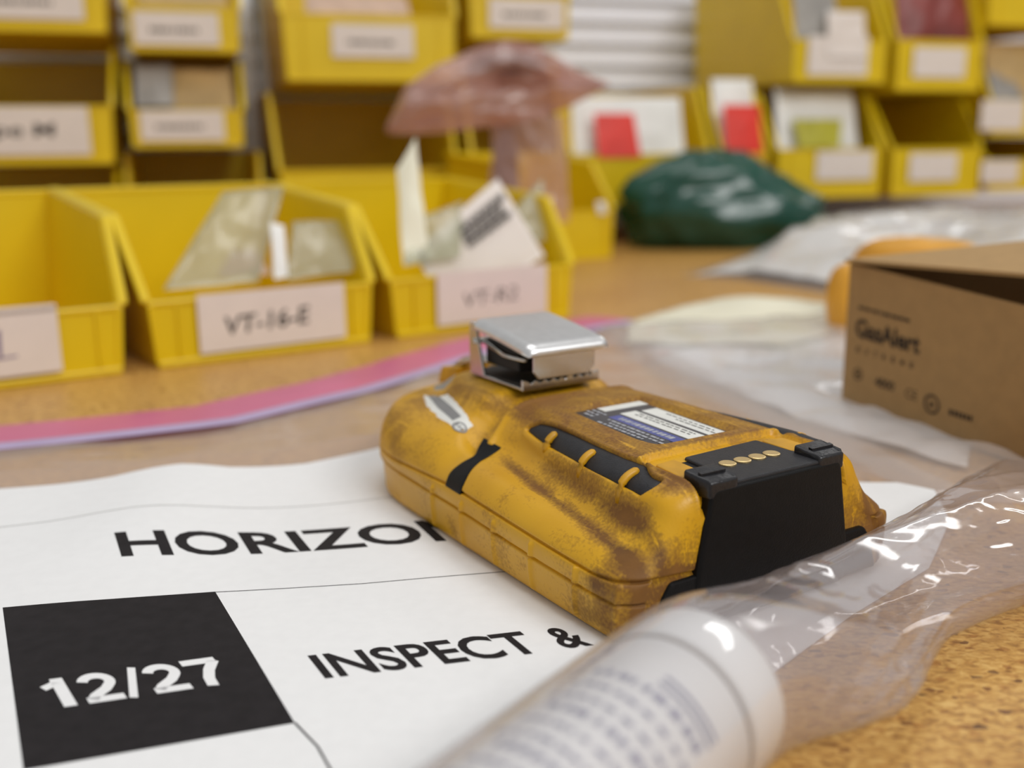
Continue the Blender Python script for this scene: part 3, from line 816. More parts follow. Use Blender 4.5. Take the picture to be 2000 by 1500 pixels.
# loop and hook plate at the nose
gd = MB().hexa([(-105, -7, 27), (-92, -7, 30), (-92, 9, 30), (-104, 8, 28), (-104, -6, 33.5), (-92, -6, 35.5), (-92, 8, 35.5), (-103, 7, 33.2)]).obj('sensor_guard', M['rubber_plain'], dev); bevel(gd, .8, 2)
MB().tube([(-98, -3, 33.5), (-92, -2, 37), (-84, -1, 39.2), (-70, 0, 39.6)], [1.6, 1.7, 1.7, 1.5], 10).obj('clip_screw_post', M['steel'], dev, smooth=True)
SM = round_poly([(-93, -15.4), (-87, -9.5), (-79, -11.5), (-76, -17.5), (-83, -20.6)], 1.5)
sm_ = patch('scuffed_film', SM, .10, .3, M['grey_pack'], dev, step=1.5); sm_['label'] = 'scuffed greyish film on the nose'


# ------------------------------------------------------------------ printed sheet
def paper_h(x, y):
    t = float(sstep(232., 305., np.array(y - .10 * (x + 100))))
    xi = x + .15 * (y - 314)
    h = .5 + t * (3.4 * math.exp(-((xi + 116) / 24)**2) - .25 * math.exp(-((xi + 74) / 14)**2) + 1.0 * math.exp(-((xi + 30) / 16)**2))
    h += .9 * float(sstep(345., 372., np.array(y))) * math.exp(-((xi + 105) / 9)**2)
    h += .45 * math.exp(-((x + 112) / 26)**2 - ((y - 236) / 16)**2)
    h += 3.0 * float(sstep(112., 140., np.array(x)))
    # flat under the detector
    dx, dy = x - 33.8, y - 284.3; c, s = math.cos(DYAW), math.sin(DYAW)
    lx, ly = dx * c + dy * s, -dx * s + dy * c
    m = float(sstep(6., 0., np.array(max(abs(ly) - 40, 0)))) * float(sstep(10., 0., np.array(max(lx - 54, -76 - lx, 0))))
    return h * (1 - m) + .35 * m


PAPER = [(-250, 300), (-176, 333), (-139, 340), (-118, 349), (-101, 350), (-76, 359), (-48, 378), (20, 402), (62, 392), (92, 362), (112, 333), (128, 325), (136, 314), (130, 288), (112, 258), (82, 230), (50, 196), (20, 165), (-4, 130), (-40, 92), (-118, 96), (-131, 232), (-148, 236), (-220, 140), (-320, 200)]
Q, F = flat_cut(PAPER[:20] + [(-260, 92)], [tuple(range(21))], 3.0)
sheet = mesh_obj('printed_sheet', [(x, y, paper_h(x, y)) for x, y in Q], F, M['paper'], smooth=True)
tag(sheet, 'white printed sheet reading HORIZON and INSPECT under the gas detector', 'paper sheet')
on_paper = lambda off: (lambda p: (p[0], p[1], paper_h(p[0], p[1]) + off))


def ink_poly(name, poly, mat, off=.06, step=3.0, parent=None):
    Q, F = flat_cut(poly, [tuple(range(len(poly)))], step)
    return mesh_obj(name, [on_paper(off)(p) for p in Q], F, mat, parent or sheet)


def ink_line(name, pts, wd, mat):
    mb = MB(); P = []
    for (x0, y0), (x1, y1) in zip(pts, pts[1:]):
        n = max(2, int(math.hypot(x1 - x0, y1 - y0) / 2)); P += [(x0 + (x1 - x0) * i / n, y0 + (y1 - y0) * i / n) for i in range(n)]
    P.append(pts[-1]); v = []; f = []
    for i, p in enumerate(P):
        a = np.array(P[max(i - 1, 0)]); b = np.array(P[min(i + 1, len(P) - 1)]); t = (b - a) / np.linalg.norm(b - a); nn = np.array([-t[1], t[0]]) * wd / 2
        v += [on_paper(.05)(np.array(p) + nn), on_paper(.05)(np.array(p) - nn)]
    f = [(2 * i, 2 * i + 1, 2 * i + 3, 2 * i + 2) for i in range(len(P) - 1)]
    return mesh_obj(name, v, f, mat, sheet)


sq = ink_poly('black_square', [(-128.5, 238.4), (-103, 242.4), (-77.6, 247.2), (-44.1, 184.4), (-91.3, 169.2)], M['ink'], .05)
sq['label'] = 'black printed square holding the date'


def stroke2d(pts, wd):
    pts = [np.array(p, float) for p in pts]; V = []
    for i, p in enumerate(pts):
        a = pts[max(i - 1, 0)]; b = pts[min(i + 1, len(pts) - 1)]; t = (b - a) / np.linalg.norm(b - a)
        n_ = np.array([-t[1], t[0]]); k = 1.
        if 0 < i < len(pts) - 1:
            t1 = (p - a) / np.linalg.norm(p - a); k = min(2.2, 1 / max(.3, abs(n_ @ np.array([-t1[1], t1[0]]))))
        V += [p + n_ * wd / 2 * k, p - n_ * wd / 2 * k]
    return V, [(2 * i, 2 * i + 1, 2 * i + 3, 2 * i + 2) for i in range(len(pts) - 1)]


arc2 = lambda cx, cy, rx, ry, a0, a1, n=14: [(cx + rx * math.cos(math.radians(a0 + (a1 - a0) * i / n)), cy + ry * math.sin(math.radians(a0 + (a1 - a0) * i / n))) for i in range(n + 1)]
GLY = {'1': [([(.06, .70), (.26, .80), (.36, .90)], .17), ([(.37, 1.0), (.37, 0)], .24)],
       '2': [(arc2(.36, .69, .25, .22, 170, -30) + [(.46, .42), (.2, .22), (.12, .10)], .20), ([(.02, .09), (.70, .09)], .19)],
       '/': [([(.02, -.02), (.34, 1.02)], .15)],
       '7': [([(.02, .90), (.70, .90)], .20), ([(.66, .88), (.44, .56), (.32, .28), (.28, 0)], .21)], '-': [([(.05, .42), (.42, .42)], .14)],
       'i': [([(.08, .66), (.40, .98), (.40, .02)], .09), ([(.02, .02), (.85, .02)], .08)]}


def glyph_row(chars, adv):
    V = []; F = []; x = 0
    for ch, ad in zip(chars, adv):
        for pts, wd in GLY[ch]:
            v, f = stroke2d(pts, wd); b = len(V); V += [(x + p[0], p[1]) for p in v]; F += [tuple(i + b for i in g) for g in f]
        x += ad
    return np.array(V), F


V_, F_ = glyph_row('12/27', (.68, .80, .44, .80, .72)); V_[:, 0] /= 3.42
P_ = np.array((-95.6, 190.4)) + V_[:, :1] * np.array((35.4, 10.2)) + V_[:, 1:] * np.array((-8.2, 11.4))
Q_, F_ = flat_cut(P_, F_, 3.0)
mesh_obj('date_text', [on_paper(.14)(p) for p in Q_], F_, M['paper'], sq)
text_on('heading_text', 'HORIZON', (-109.2, 267.4), (102, 14.0), (-8.2, 16.4), M['ink'], sheet, bold=.024, step=3, fn=on_paper(.08))
text_on('line_text', 'INSPECT', (-41.0, 201.8), (48.2, 11.0), (-6.0, 10.6), M['ink'], sheet, bold=.022, step=3, fn=on_paper(.08))
text_on('line_text', '&', (11.6, 214.2), (6.8, 1.7), (-5.6, 9.8), M['ink'], sheet, bold=.022, step=3, fn=on_paper(.08))
ink_line('rule_line', [(-190, 288), (-150, 297.5), (-116, 304.5), (-60, 314), (-30, 321)], .3, M['line_ink'])
ink_line('rule_line', [(-78.5, 246.8), (-40, 251.5), (6, 260)], .34, M['ink'])
ink_line('rule_line', [(-44.2, 184.6), (-38, 176), (-30, 160), (-22, 140)], .5, M['ink'])

# ------------------------------------------------------------------ white tube in a clear bag (foreground)
TA = math.radians(52); TD = np.array([math.cos(TA), math.sin(TA)]); TN = np.array([-TD[1], TD[0]])
TC = np.array([34.5, 168.0]); TR = 16.0
tube = empty('sealant_tube', (TC[0], TC[1], 0.5), TA, 'white capped plastic tube with blue grey print inside the clear bag', 'tube')


def lathe(name, prof_, mat, parent, n=72, zc=TR):
    v = []; f = []
    for s, r in prof_:
        for k in range(n):
            a = 2 * math.pi * k / n; v.append((s, r * math.cos(a), zc + r * math.sin(a)))
    for i in range(len(prof_) - 1):
        for k in range(n): f.append((i * n + k, i * n + (k + 1) % n, (i + 1) * n + (k + 1) % n, (i + 1) * n + k))
    f.append(tuple(range(n))[::-1]); f.append(tuple(range((len(prof_) - 1) * n, len(prof_) * n)))
    o = mesh_obj(name, v, f, mat, parent, True); m = o.modifiers.new('e', 'EDGE_SPLIT'); m.split_angle = math.radians(40); return o


lathe('tube_body', [(-150, 14.5), (-148, 15.4), (-14.2, 15.4), (-13.4, 14.9), (-12.4, 14.9)], M['tube_white'], tube)
cap_ = lathe('cap', [(-13.6, 15.0), (-13.2, 15.9), (-12.6, 16.0), (-3, 16.0), (-1.4, 15.6), (-.5, 14.6), (-.2, 13.2)], M['tube_white'], tube)
cap_['label'] = 'plain white round cap'
lathe('cap_rim', [(-14.5, 15.45), (-14.1, 15.75), (-13.5, 15.45)], M['grey_pack'], tube)


def on_tube(s, a, off=.12):
    r = 15.4 + off; return (s, r * math.cos(a), TR + r * math.sin(a))


rnd = random.Random(3); mb = MB()
for row, s in enumerate(np.arange(-30, -110, -4.2)):
    a = 1.25 - .1 * (row % 3)
    amax = 3.0 if row % 4 else 2.6
    while a < amax:
        l = rnd.uniform(.05, .16); hgt = 1.0 if row % 3 else 1.7
        mb.add([on_tube(s, a), on_tube(s, a + l), on_tube(s + hgt, a + l), on_tube(s + hgt, a)], [(0, 1, 2, 3)]); a += l + rnd.uniform(.03, .09)
for s in (-24.5, -26.5):
    a = 1.9
    while a < 2.7:
        mb.add([on_tube(s, a), on_tube(s, a + .1), on_tube(s + .8, a + .1), on_tube(s + .8, a)], [(0, 1, 2, 3)]); a += .1
mb.obj('tube_print', M['tube_ink'], tube)
mb = MB()
for s, a0, a1, hgt in ((-21, .55, 1.02, 2.6), (-25, .60, .95, 2.2), (-29, .5, 1.0, 2.4), (-33.5, .52, .9, 2.4)):
    a = a0
    while a < a1:
        mb.add([on_tube(s, a), on_tube(s, a + .07), on_tube(s + hgt, a + .07), on_tube(s + hgt, a)], [(0, 1, 2, 3)]); a += .115
mb.obj('tube_print', M['tube_ink'], tube)
# pleated end of the bag film caught over the cap shows as a bright nick; the bag itself:
BST = [  # centre x, y, heading, half width, half height, centre z, squareness
    (TC + TD * -135, TA, 17.2, 16.6, 17.0), (TC + TD * -60, TA, 17.0, 16.6, 17.0), (TC + TD * -12, TA, 17.0, 16.8, 17.0), (TC + TD * 2, TA, 17.4, 16.2, 16.8),
    (np.array([59.5, 191.5]), math.radians(38), 23.0, 12.5, 13.2), (np.array([87, 221.0]), math.radians(38), 17.5, 10.6, 11.2),
    (np.array([108, 235.5]), math.radians(38), 20, 11.2, 11.8), (np.array([130, 249.5]), math.radians(38), 25.5, 12.0, 12.5), (np.array([166, 277.0]), math.radians(38), 32, 10, 10.8)]
bs = np.array([[*c, h, a, b, z] for c, h, a, b, z in BST])
arc = np.r_[0, np.cumsum(np.hypot(*np.diff(bs[:, :2], axis=0).T))]
BSM = pchip_slopes(arc, bs)


def bag(u, v):
    s = arc[-1] * v; q = hermite(arc, bs, BSM, np.array([s]))[0]
    ph = 2 * math.pi * u; cx, cy, hd, a, b, zc = q
    f = float(sstep(arc[3], arc[4] + 8, np.array(s)))
    c_, s_ = math.cos(ph), math.sin(ph)
    e = 1 - .12 * f
    px = a * math.copysign(abs(c_) ** e, c_); pz = b * math.copysign(abs(s_) ** (1 + .25 * f), s_)
    P = (s * .030, 3.2 * math.cos(ph), 3.2 * math.sin(ph))
    cr_ = math.exp(-((s - arc[3] - 34) / 16)**2) + .8 * math.exp(-((s - arc[3] - 118) / 22)**2)
    lc = 0
    for a0, a1, am in ((1.25, .25, 1.7), (2.25, -.35, 1.5), (.55, .5, 1.4), (3.0, -.2, 1.2), (1.75, -.6, 1.0), (-.3, .3, 1.2)):
        dlt = (ph - (a0 + a1 * (s - arc[3]) / 110) + math.pi) % (2 * math.pi) - math.pi
        lc += am * math.exp(-abs(dlt) / .11)
    wr = f * (lc + 2.2 * ridged((P[0] * .5, P[1] * .32, P[2] * .32), 2, 4.2) + .7 * fbm((P[0], P[1] * .6, P[2] * .6), 2, 9.) + 1.7 * cr_ * ridged((s * .07, P[1] * .9, P[2] * .9), 2, 1.2))
    fold = f * (1.5 * math.sin(3 * ph + s * .018) + 1.0 * math.sin(5 * ph - s * .03 + 1))
    k = 1 + (wr + fold) / 20
    px *= k; pz *= k
    z = max(zc + pz, .7 + .1 * abs(wr)) + (0.3 if zc + pz < .7 else 0)
    nx, ny = -math.sin(hd), math.cos(hd)
    return (cx + nx * px, cy + ny * px, z)


bg = grid_obj('clear_bag', bag, 180, 320, M['film'], closed_u=True)
tag(bg, 'long clear wrinkled plastic bag stretched over the white tube beside the detector', 'plastic bag')

# ------------------------------------------------------------------ zip bag lying under the sheet
ZTOP = [(-290, 386), (-213, 404), (-135, 430), (-54, 543), (0, 616), (58, 668)]
ZTOP = [(-300, 372), (-208, 400), (-133, 430), (-92, 478), (-51, 545), (0, 618), (58, 668)]


def interp_poly(P, t):
    P = np.array(P, float); d = np.r_[0, np.cumsum(np.hypot(*np.diff(P, axis=0).T))]; d /= d[-1]
    return np.array([np.interp(t, d, P[:, 0]), np.interp(t, d, P[:, 1])])


ZBOT = [(-300, 200), (-180, 250), (-60, 290), (40, 300), (110, 300), (150, 306)]


def zfilm(u, v):
    a = interp_poly(ZTOP, u); b = interp_poly(ZBOT, u); p = a + (b - a) * v
    under = float(sstep(8, -4, np.array([min(0, 0)]))[0])
    h = 1.0 + 2.6 * max(0, .5 + fbm((p[0] / 55, p[1] / 26, 0), 3, 2.)) + 3.2 * max(0, ridged((p[0] / 55, p[1] / 11, 1), 3, 5.))
    h *= .3 + .7 * min(1, v * 8)
    d = sd_poly(np.array([p[0]]), np.array([p[1]]), PAPER[:20] + [(-260, 92)])[0]
    h *= float(sstep(0, 16, np.array(d)))
    dx, dy = p[0] - 33.8, p[1] - 284.3; c, s = math.cos(DYAW), math.sin(DYAW); lx, ly = dx * c + dy * s, -dx * s + dy * c
    h *= float(sstep(0, 25, np.array(max(abs(ly) - 47, -97 - lx, lx - 60, 0))))
    return (p[0], p[1], .12 + h)


zb = empty('zip_bag', (0, 0, 0), 0, 'large clear zip bag with pink closure strip lying behind the printed sheet', 'zip bag')
grid_obj('film', zfilm, 110, 130, M['film_flat'], zb)


def strip_fn(o0, o1, z0, z1):
    def g(u, v):
        a = interp_poly(ZTOP, u); b = interp_poly(ZTOP, min(1, u + .01)); c = interp_poly(ZTOP, max(0, u - .01)); t = (b - c) / np.linalg.norm(b - c); n_ = np.array([t[1], -t[0]])
        p = a + n_ * (o0 + (o1 - o0) * v); wv = .8 * math.sin(u * 19)
        return (p[0], p[1], z0 + (z1 - z0) * v + wv * .4 + 1.2 + .5 * math.sin(v * math.pi))
    return g


zs = grid_obj('zip_strip', strip_fn(-12, 26, 1.0, 3.4), 80, 8, M['pink_zip'], zb); zs['label'] = 'pink zip closure strip'
zl = grid_obj('zip_line', strip_fn(26, 32, 3.4, 2.2), 80, 4, M['blue_zip'], zb); zl['label'] = 'pale blue zip line'

# ------------------------------------------------------------------ papers and bag on the right
BXA = at_z(1643, 786, 1.2)[:2]; bdir = at_z(2000, 905, 1.2)[:2] - BXA; bdir /= np.linalg.norm(bdir); BXYAW = math.atan2(bdir[1], bdir[0])


def off_box(x, y):
    d = np.array([x, y]) - BXA; u = d @ bdir; v = d @ np.array([-bdir[1], bdir[0]])
    return float(sstep(0, 14, np.array(max(-u, u - 150, -v, v - 140))))

def sheet_mesh(name, poly, hfn, mat, parent=None, step=9., th=.5):
    Q, F = flat_cut(poly, [tuple(range(len(poly)))], step)
    o = mesh_obj(name, [(x, y, hfn(x, y)) for x, y in Q], F, mat, parent, True)
    s = o.modifiers.new('t', 'SOLIDIFY'); s.thickness = th * U; s.offset = 1; return o


c1 = sheet_mesh('cream_paper', [(66, 575), (74, 640), (92, 668), (120, 700), (160, 728), (200, 728), (240, 716), (230, 640), (150, 560)],
                lambda x, y: 2.2 + 4 * max(0, .4 + fbm((x / 50, y / 40, 3), 2)) + 7 * math.exp(-((x - 165) / 40)**2 - ((y - 690) / 40)**2), M['cream'])
tag(c1, 'cream folded paper lying behind the white document on the bench', 'paper')
c2 = sheet_mesh('white_document', [(76, 540), (84, 612), (150, 640), (215, 672), (262, 640), (262, 540), (196, 420), (158, 340), (118, 410)],
                lambda x, y: .5 + off_box(x, y) * (.6 + 4.5 * max(0, .3 + fbm((x / 70, y / 40, 8), 2)) * float(sstep(-5, 25, np.array(x - 90)))), M['doc'], th=.3)
tag(c2, 'crumpled white document lying in front of the cardboard box', 'document')
dash_lines('faint_print', [(120, 190, 560), (120, 200, 548), (125, 205, 536), (122, 180, 520), (130, 206, 600), (135, 210, 590)], M['line_ink'], c2,
           lambda x, y: (x, y, 2.6 + 4.5 * max(0, .3 + fbm((x / 70, y / 40, 8), 2)) * float(sstep(-5, 25, np.array(x - 90)))), 4, 2, 9, 2.2, 1.6)


def rfilm(u, v):
    A = interp_poly([(46, 640), (76, 480), (104, 380), (137, 312), (196, 300)], v); B = interp_poly([(250, 700), (280, 560), (290, 420), (300, 340), (300, 310)], v)
    p = A + (B - A) * u
    h = 7.5 + 4.5 * fbm((p[0] / 40, p[1] / 30, 5), 3) + 2.0 * ridged((p[0] / 50, p[1] / 40, 2), 2, 3.)
    e = min(1, u * 7, (1 - u) * 5, v * 9, (1 - v) * 7); h = 1.0 + max(0, h) * (e ** .6) * off_box(p[0], p[1])
    return (p[0], p[1], h)


rb = grid_obj('document_bag', rfilm, 60, 80, M['film_doc']); tag(rb, 'clear plastic bag wrapping white documents beside the cardboard box', 'plastic bag')

# ------------------------------------------------------------------ cardboard box
BL, BD, BH = 150.0, 140.0, 61.5
box = empty('cardboard_box', (BXA[0], BXA[1], 1.2), BXYAW, 'brown cardboard box with black print and a half open lid', 'box')
T_ = 1.4
mb = MB(); mb.hexa([(0, 0, 0), (BL, 0, 0), (BL, T_, 0), (0, T_, 0), (0, 0, BH), (BL, -1.5, BH - 9.5), (BL, T_ - 1.5, BH - 9.5), (0, T_, BH)]); f_ = mb.obj('front_panel', M['card'], box)
MB().box(0, T_, T_, BD, 0, BH).obj('side_panel', M['card'], box); MB().box(BL - T_, BL, T_, BD, 0, BH).obj('side_panel', M['card'], box)
MB().box(T_, BL - T_, BD - T_, BD, 0, BH).obj('back_panel', M['card'], box); MB().box(T_, BL - T_, T_, BD - T_, 0, T_).obj('bottom_panel', M['card'], box)
lid_ = MB().hexa([(-1, -2, BH + .4), (BL, -2, BH + 6.4), (BL, BD, BH + 30), (-1, BD, BH + 4), (-1, -2, BH + 1.8), (BL, -2, BH + 7.8), (BL, BD, BH + 31.4), (-1, BD, BH + 5.4)]).obj('lid', M['card'], box)
fl = MB().prism([(2, -.02, 2), (2 + 62, -.02, 2), (2 + 62, -.02, 4)], [(2, -.5, 2), (64, -.5, 2), (64, -.5, 4)])
flap = MB().prism([(72, -.9, .4), (BL, -.9, .4), (BL, -2.2, 44), (96, -1.9, 42)], [(72, -.1, .4), (BL, -.1, .4), (BL, -1.4, 44), (96, -1.0, 42)]).obj('tuck_flap', M['card'], box)
front = lambda x, z: (x, -.35 - 1.5 * (x / BL) * (z / BH), z * (1 - .15 * x / BL))


def box_text(s, x, z, wd, hg, bold=0.0, mat='card_ink', slope=0.0):
    V, F = text2d(s, bold); lo, hi = V.min(0), V.max(0); q = (V - lo) / (hi - lo)
    return mesh_obj('box_print', [front(x + wd * a, z + hg * b + slope * wd * a) for a, b in q], F, M[mat], f_)


box_text('GasAlert', 6.5, 31, 38, 8.2, .03)
dash_lines('box_print', [(7.5, 38, 43.2)], M['card_ink'], f_, front, 5, 1.5, 4, .7, 1.3)
for i, ch in enumerate('EXTREME'): box_text(ch, 8 + i * 5.3, 24.5, 2.0, 2.4, .02)
box_text('CE', 38.5, 11.5, 6.5, 4.0)
box_text('4000', 20.5, 12.2, 11.5, 4.2, .02)
for x, z, r in ((9.8, 15.0, 2.6), (53, 12, 4.2)):
    mb = MB()
    for i in range(28):
        a0, a1 = 2 * math.pi * i / 28, 2 * math.pi * (i + 1) / 28
        mb.add([front(x + r * k * math.cos(a), z + r * k * math.sin(a)) for a, k in ((a0, 1), (a1, 1), (a1, .74), (a0, .74))], [(0, 1, 2, 3)])
    mb.add([front(x - r * .3, z - r * .35), front(x + r * .35, z - r * .2), front(x + r * .3, z + r * .1), front(x - r * .3, z + r * .3)], [(0, 1, 2, 3)])
    mb.obj('box_print', M['card_ink'], f_)
dash_lines('box_print', [(62, 74, 10)], M['card_ink'], f_, front, 6, 1.0, 2, .5, 2.4)
dash_lines('lid_print', [(64, 88, 22)], M['card_ink'], lid_, lambda x, y: (x, y, BH + 2.2 + 6.0 * x / BL + (3.6 + 20 * x / BL) * (y + 2) / (BD + 2)), 7, 2, 6, 1, 4)

# ------------------------------------------------------------------ yellow storage bins
def bin_shell(W, D, H, lip, Hb, parent, yc=30.0, t=2.6, taper=.10):
    mb = MB(); Wb = W * (1 - taper)
    hx = lambda z: (Wb + (W - Wb) * z / H) / 2
    side = [(0, 0), (D, 0), (D, Hb), (yc + 14, H), (yc, H - 1.0), (4.5, lip + 5), (0, lip)]
    for s in (-1, 1):
        mb.prism([(s * hx(z), y, z) for y, z in side], [(s * (hx(z) - t), y, z) for y, z in side])
        mb.sweep([(s * (hx(z) + .6), y, z) for y, z in [(D - 1, Hb - 1), (yc + 14, H - 1), (yc, H - 2), (4, lip + 4), (1, lip - 1)]], 5.0, 4.0)
        mb.sweep([(s * (hx(2) - 1), .5, 2), (s * (hx(lip) - 1.4), .5, lip - 1)], 3.4, 3.4)
        mb.hexa([(s * (hx(lip * .5) * .80), -1.6, 5), (s * (hx(lip * .5) * .80) + 2, -1.6, 5), (s * (hx(lip * .5) * .80) + 2, .5, 5), (s * (hx(lip * .5) * .80), .5, 5)] +
                [(s * (hx(lip * .5) * .80), -1.6, lip - 2), (s * (hx(lip * .5) * .80) + 2, -1.6, lip - 2), (s * (hx(lip * .5) * .80) + 2, .5, lip - 2), (s * (hx(lip * .5) * .80), .5, lip - 2)])
    mb.hexa([(-hx(0), D - t, 0), (hx(0), D - t, 0), (hx(0), D, 0), (-hx(0), D, 0), (-hx(Hb), D - t, Hb), (hx(Hb), D - t, Hb), (hx(Hb), D, Hb), (-hx(Hb), D, Hb)])
    mb.box(-hx(0) + 1, hx(0) - 1, 1, D - 1, 0, t)
    mb.hexa([(-hx(0), 0, 0), (hx(0), 0, 0), (hx(0), t, 0), (-hx(0), t, 0), (-hx(lip), 0, lip), (hx(lip), 0, lip), (hx(lip), t, lip), (-hx(lip), t, lip)])
    mb.box(-hx(lip) + 1, hx(lip) - 1, -1.2, t + 1.2, lip - 3, lip)                 # lip bead
    mb.box(-hx(2), hx(2), -2.2, t, 0, 4.0)                                          # bottom bead
    mb.box(-hx(Hb) - 1, hx(Hb) + 1, D - 3.5, D + 4, Hb - 4.0, Hb)                   # hanger ledge
    o = mb.obj('bin_shell', M['bin'], parent); bevel(o, .9, 2, 40); return o


def label_on(parent, x0, x1, z0, z1, lines=None, text=None, tm='marker', thick=.5, tx=None, tilt=0.0, bold=.01):
    lb = MB().box(x0, x1, -2.4 - thick, -2.4, z0, z1).obj('bin_label', M['label'], parent)
    lb['label'] = 'white paper bin label'
    y = -2.45 - thick
    if text:
        V, F = text2d(text, bold); lo, hi = V.min(0), V.max(0); q = (V - lo) / (hi - lo); a, b, c, d = tx
        mesh_obj('label_writing', [(a + b * u + .12 * d * v, y, c + d * v + tilt * u * b) for u, v in q], F, M[tm], lb)
    if lines:
        dash_lines('label_writing', lines, M[tm], lb, lambda x, z: (x, y, z), int(abs(x0 * 7 + z0)), 2, 6, 1.4, 4.5)
    return lb


FE = np.array([.822, .570]); FYAW = math.atan2(FE[1], FE[0]); FN = np.array([FE[1], -FE[0]])


def front_bin(cx, cy, W, label, D=170, H=80, lip=36, Hb=90):
    b = empty('storage_bin', (cx, cy, 0), FYAW, label, 'bin', 'yellow bins standing on the bench')
    bin_shell(W, D, H, lip, Hb, b, yc=34); return b


A2 = at_z(310, 720, 0)[:2]
W0 = 138.0
c_of = lambda off, wd: A2 + FE * (off + wd * .9 / 2)
b1 = front_bin(*c_of(-143, W0), W0, 'open yellow bin with a folded white card marked 1 on its front')
b2 = front_bin(*c_of(0, W0), W0, 'open yellow bin holding small clear baggies, labelled VT-16-E')
b3 = front_bin(*c_of(143, 146), 146, 'open yellow bin holding printed paper packets, standing behind the steel clip', D=170)
lb1 = label_on(b1, -60, 33, 6, 38, thick=1.6)
V_, F_ = glyph_row('-i', (.75, .9))
mesh_obj('label_writing', [(-14 + 17 * x, -4.1, 14 + 14 * z + 1.0 * x) for x, z in V_], F_, M['violet_pen'], lb1)
MB().hexa([(-60, -4, 36), (33, -4, 36), (33, 6, 36), (-60, 6, 36), (-60, -4, 39.5), (33, -4, 39.5), (33, 6, 38.5), (-60, 6, 38.5)]).obj('card_fold', M['label'], b1)
label_on(b2, -40, 46, 5.5, 37.5, text='VT-16-E', tx=(-27, 50, 14, 10.5), tilt=.04, bold=.02)
label_on(b3, -38, 46, 5, 38, text='VT-R2', tx=(-20, 42, 15, 9), tilt=.04, bold=.0)


def packet(name, p0, p1, p2, p3, mat, th=5., seed=0., parent=None, amp=3., nu=20, nv=16, label=None, cat=None, group=None):
    """small soft bag: four corners (bottom left, bottom right, top right, top left), pillow thickness th"""
    P = [np.array(p, float) for p in (p0, p1, p2, p3)]
    nrm = np.cross(P[1] - P[0], P[3] - P[0]); nrm /= np.linalg.norm(nrm)
    v = []; f = []
    for sd in (1, -1):
        for j in range(nv):
            for i in range(nu):
                a, b = i / (nu - 1), j / (nv - 1)
                q = P[0] * (1 - a) * (1 - b) + P[1] * a * (1 - b) + P[2] * a * b + P[3] * (1 - a) * b
                e = (max(0, math.sin(math.pi * a)) * max(0, math.sin(math.pi * b))) ** .5
                n1 = fbm((q[0] / 22, q[1] / 22, q[2] / 22), 3, seed); n2 = ridged((q[0] / 30, q[1] / 30, q[2] / 30), 2, seed + 3)
                edge = amp * .6 * fbm((a * 3, b * 3, 0), 2, seed + 7)
                q = q + nrm * (sd * (th * e * (.8 + .5 * n1)) + amp * (.6 * n1 + .4 * n2)) + (P[1] - P[0]) / np.linalg.norm(P[1] - P[0]) * edge * .5
                v.append(tuple(q))
    m = nu * nv
    for k in (0, 1):
        for j in range(nv - 1):
            for i in range(nu - 1):
                a = k * m + j * nu + i; q = (a, a + 1, a + nu + 1, a + nu); f.append(q if k == 0 else q[::-1])
    bd = [i for i in range(nu)] + [j * nu + nu - 1 for j in range(1, nv)] + [(nv - 1) * nu + i for i in range(nu - 2, -1, -1)] + [j * nu for j in range(nv - 2, 0, -1)]
    for a, b in zip(bd, bd[1:] + bd[:1]): f.append((b, a, a + m, b + m))
    o = mesh_obj(name, v, f, mat, parent, True)
    if label: tag(o, label, cat or 'packet', group)
    return o


def loc_in(b, cx, cy, yaw):
    c, s = math.cos(yaw), math.sin(yaw)
    return lambda x, y, z: (cx + c * x - s * y, cy + s * x + c * y, z)


L2 = loc_in(b2, *c_of(0, W0), FYAW); L3 = loc_in(b3, *c_of(143, 146), FYAW)
C2_, C3_ = np.array(c_of(0, W0)), np.array(c_of(143, 146))
def pb(c, px, py, back):
    return at_plane(px, py, c - FN * back, FN)


packet('zip_baggie', pb(C2_, 318, 566, 14), pb(C2_, 505, 548, 12), pb(C2_, 556, 362, 62), pb(C2_, 436, 372, 62), M['film_small'], 5, 1., label='greyish clear baggie leaning up in the left of the VT-16-E bin', cat='baggie', group='baggies in the front bins')
packet('bagged_part', pb(C2_, 425, 540, 20), pb(C2_, 530, 536, 20), pb(C2_, 500, 488, 30), pb(C2_, 452, 490, 30), M['pinkpart'], 3, 2., None, 1.5, 12, 10, label='pinkish rubber part seen inside the left baggie of the VT-16-E bin', cat='part')
packet('zip_baggie', pb(C2_, 560, 545, 14), pb(C2_, 690, 528, 14), pb(C2_, 692, 430, 44), pb(C2_, 572, 432, 44), M['film_small'], 4, 3., label='greyish clear baggie slumped in the right of the VT-16-E bin', cat='baggie', group='baggies in the front bins')
packet('folded_slip', pb(C2_, 536, 545, 10), pb(C2_, 562, 540, 10), pb(C2_, 556, 440, 26), pb(C2_, 528, 432, 28), M['white_pack'], 1.5, 4., label='narrow white slip standing between the two baggies of the VT-16-E bin', cat='slip')
packet('cream_packet', pb(C3_, 788, 520, 16), pb(C3_, 838, 500, 16), pb(C3_, 812, 268, 52), pb(C3_, 776, 330, 52), M['cream'], 2, 5., label='tall cream packet standing in the left corner of the bin behind the clip', cat='packet')
packet('zip_baggie', pb(C3_, 792, 520, 12), pb(C3_, 900, 500, 12), pb(C3_, 905, 392, 40), pb(C3_, 796, 432, 36), M['film_small'], 2.5, 9., label='clear baggie behind the slanted printed packet, left side of that bin', cat='baggie', group='baggies in the front bins')
pq = [pb(C3_, 880, 610, 9), pb(C3_, 1064, 500, 18), pb(C3_, 972, 348, 46), pb(C3_, 806, 492, 20)]
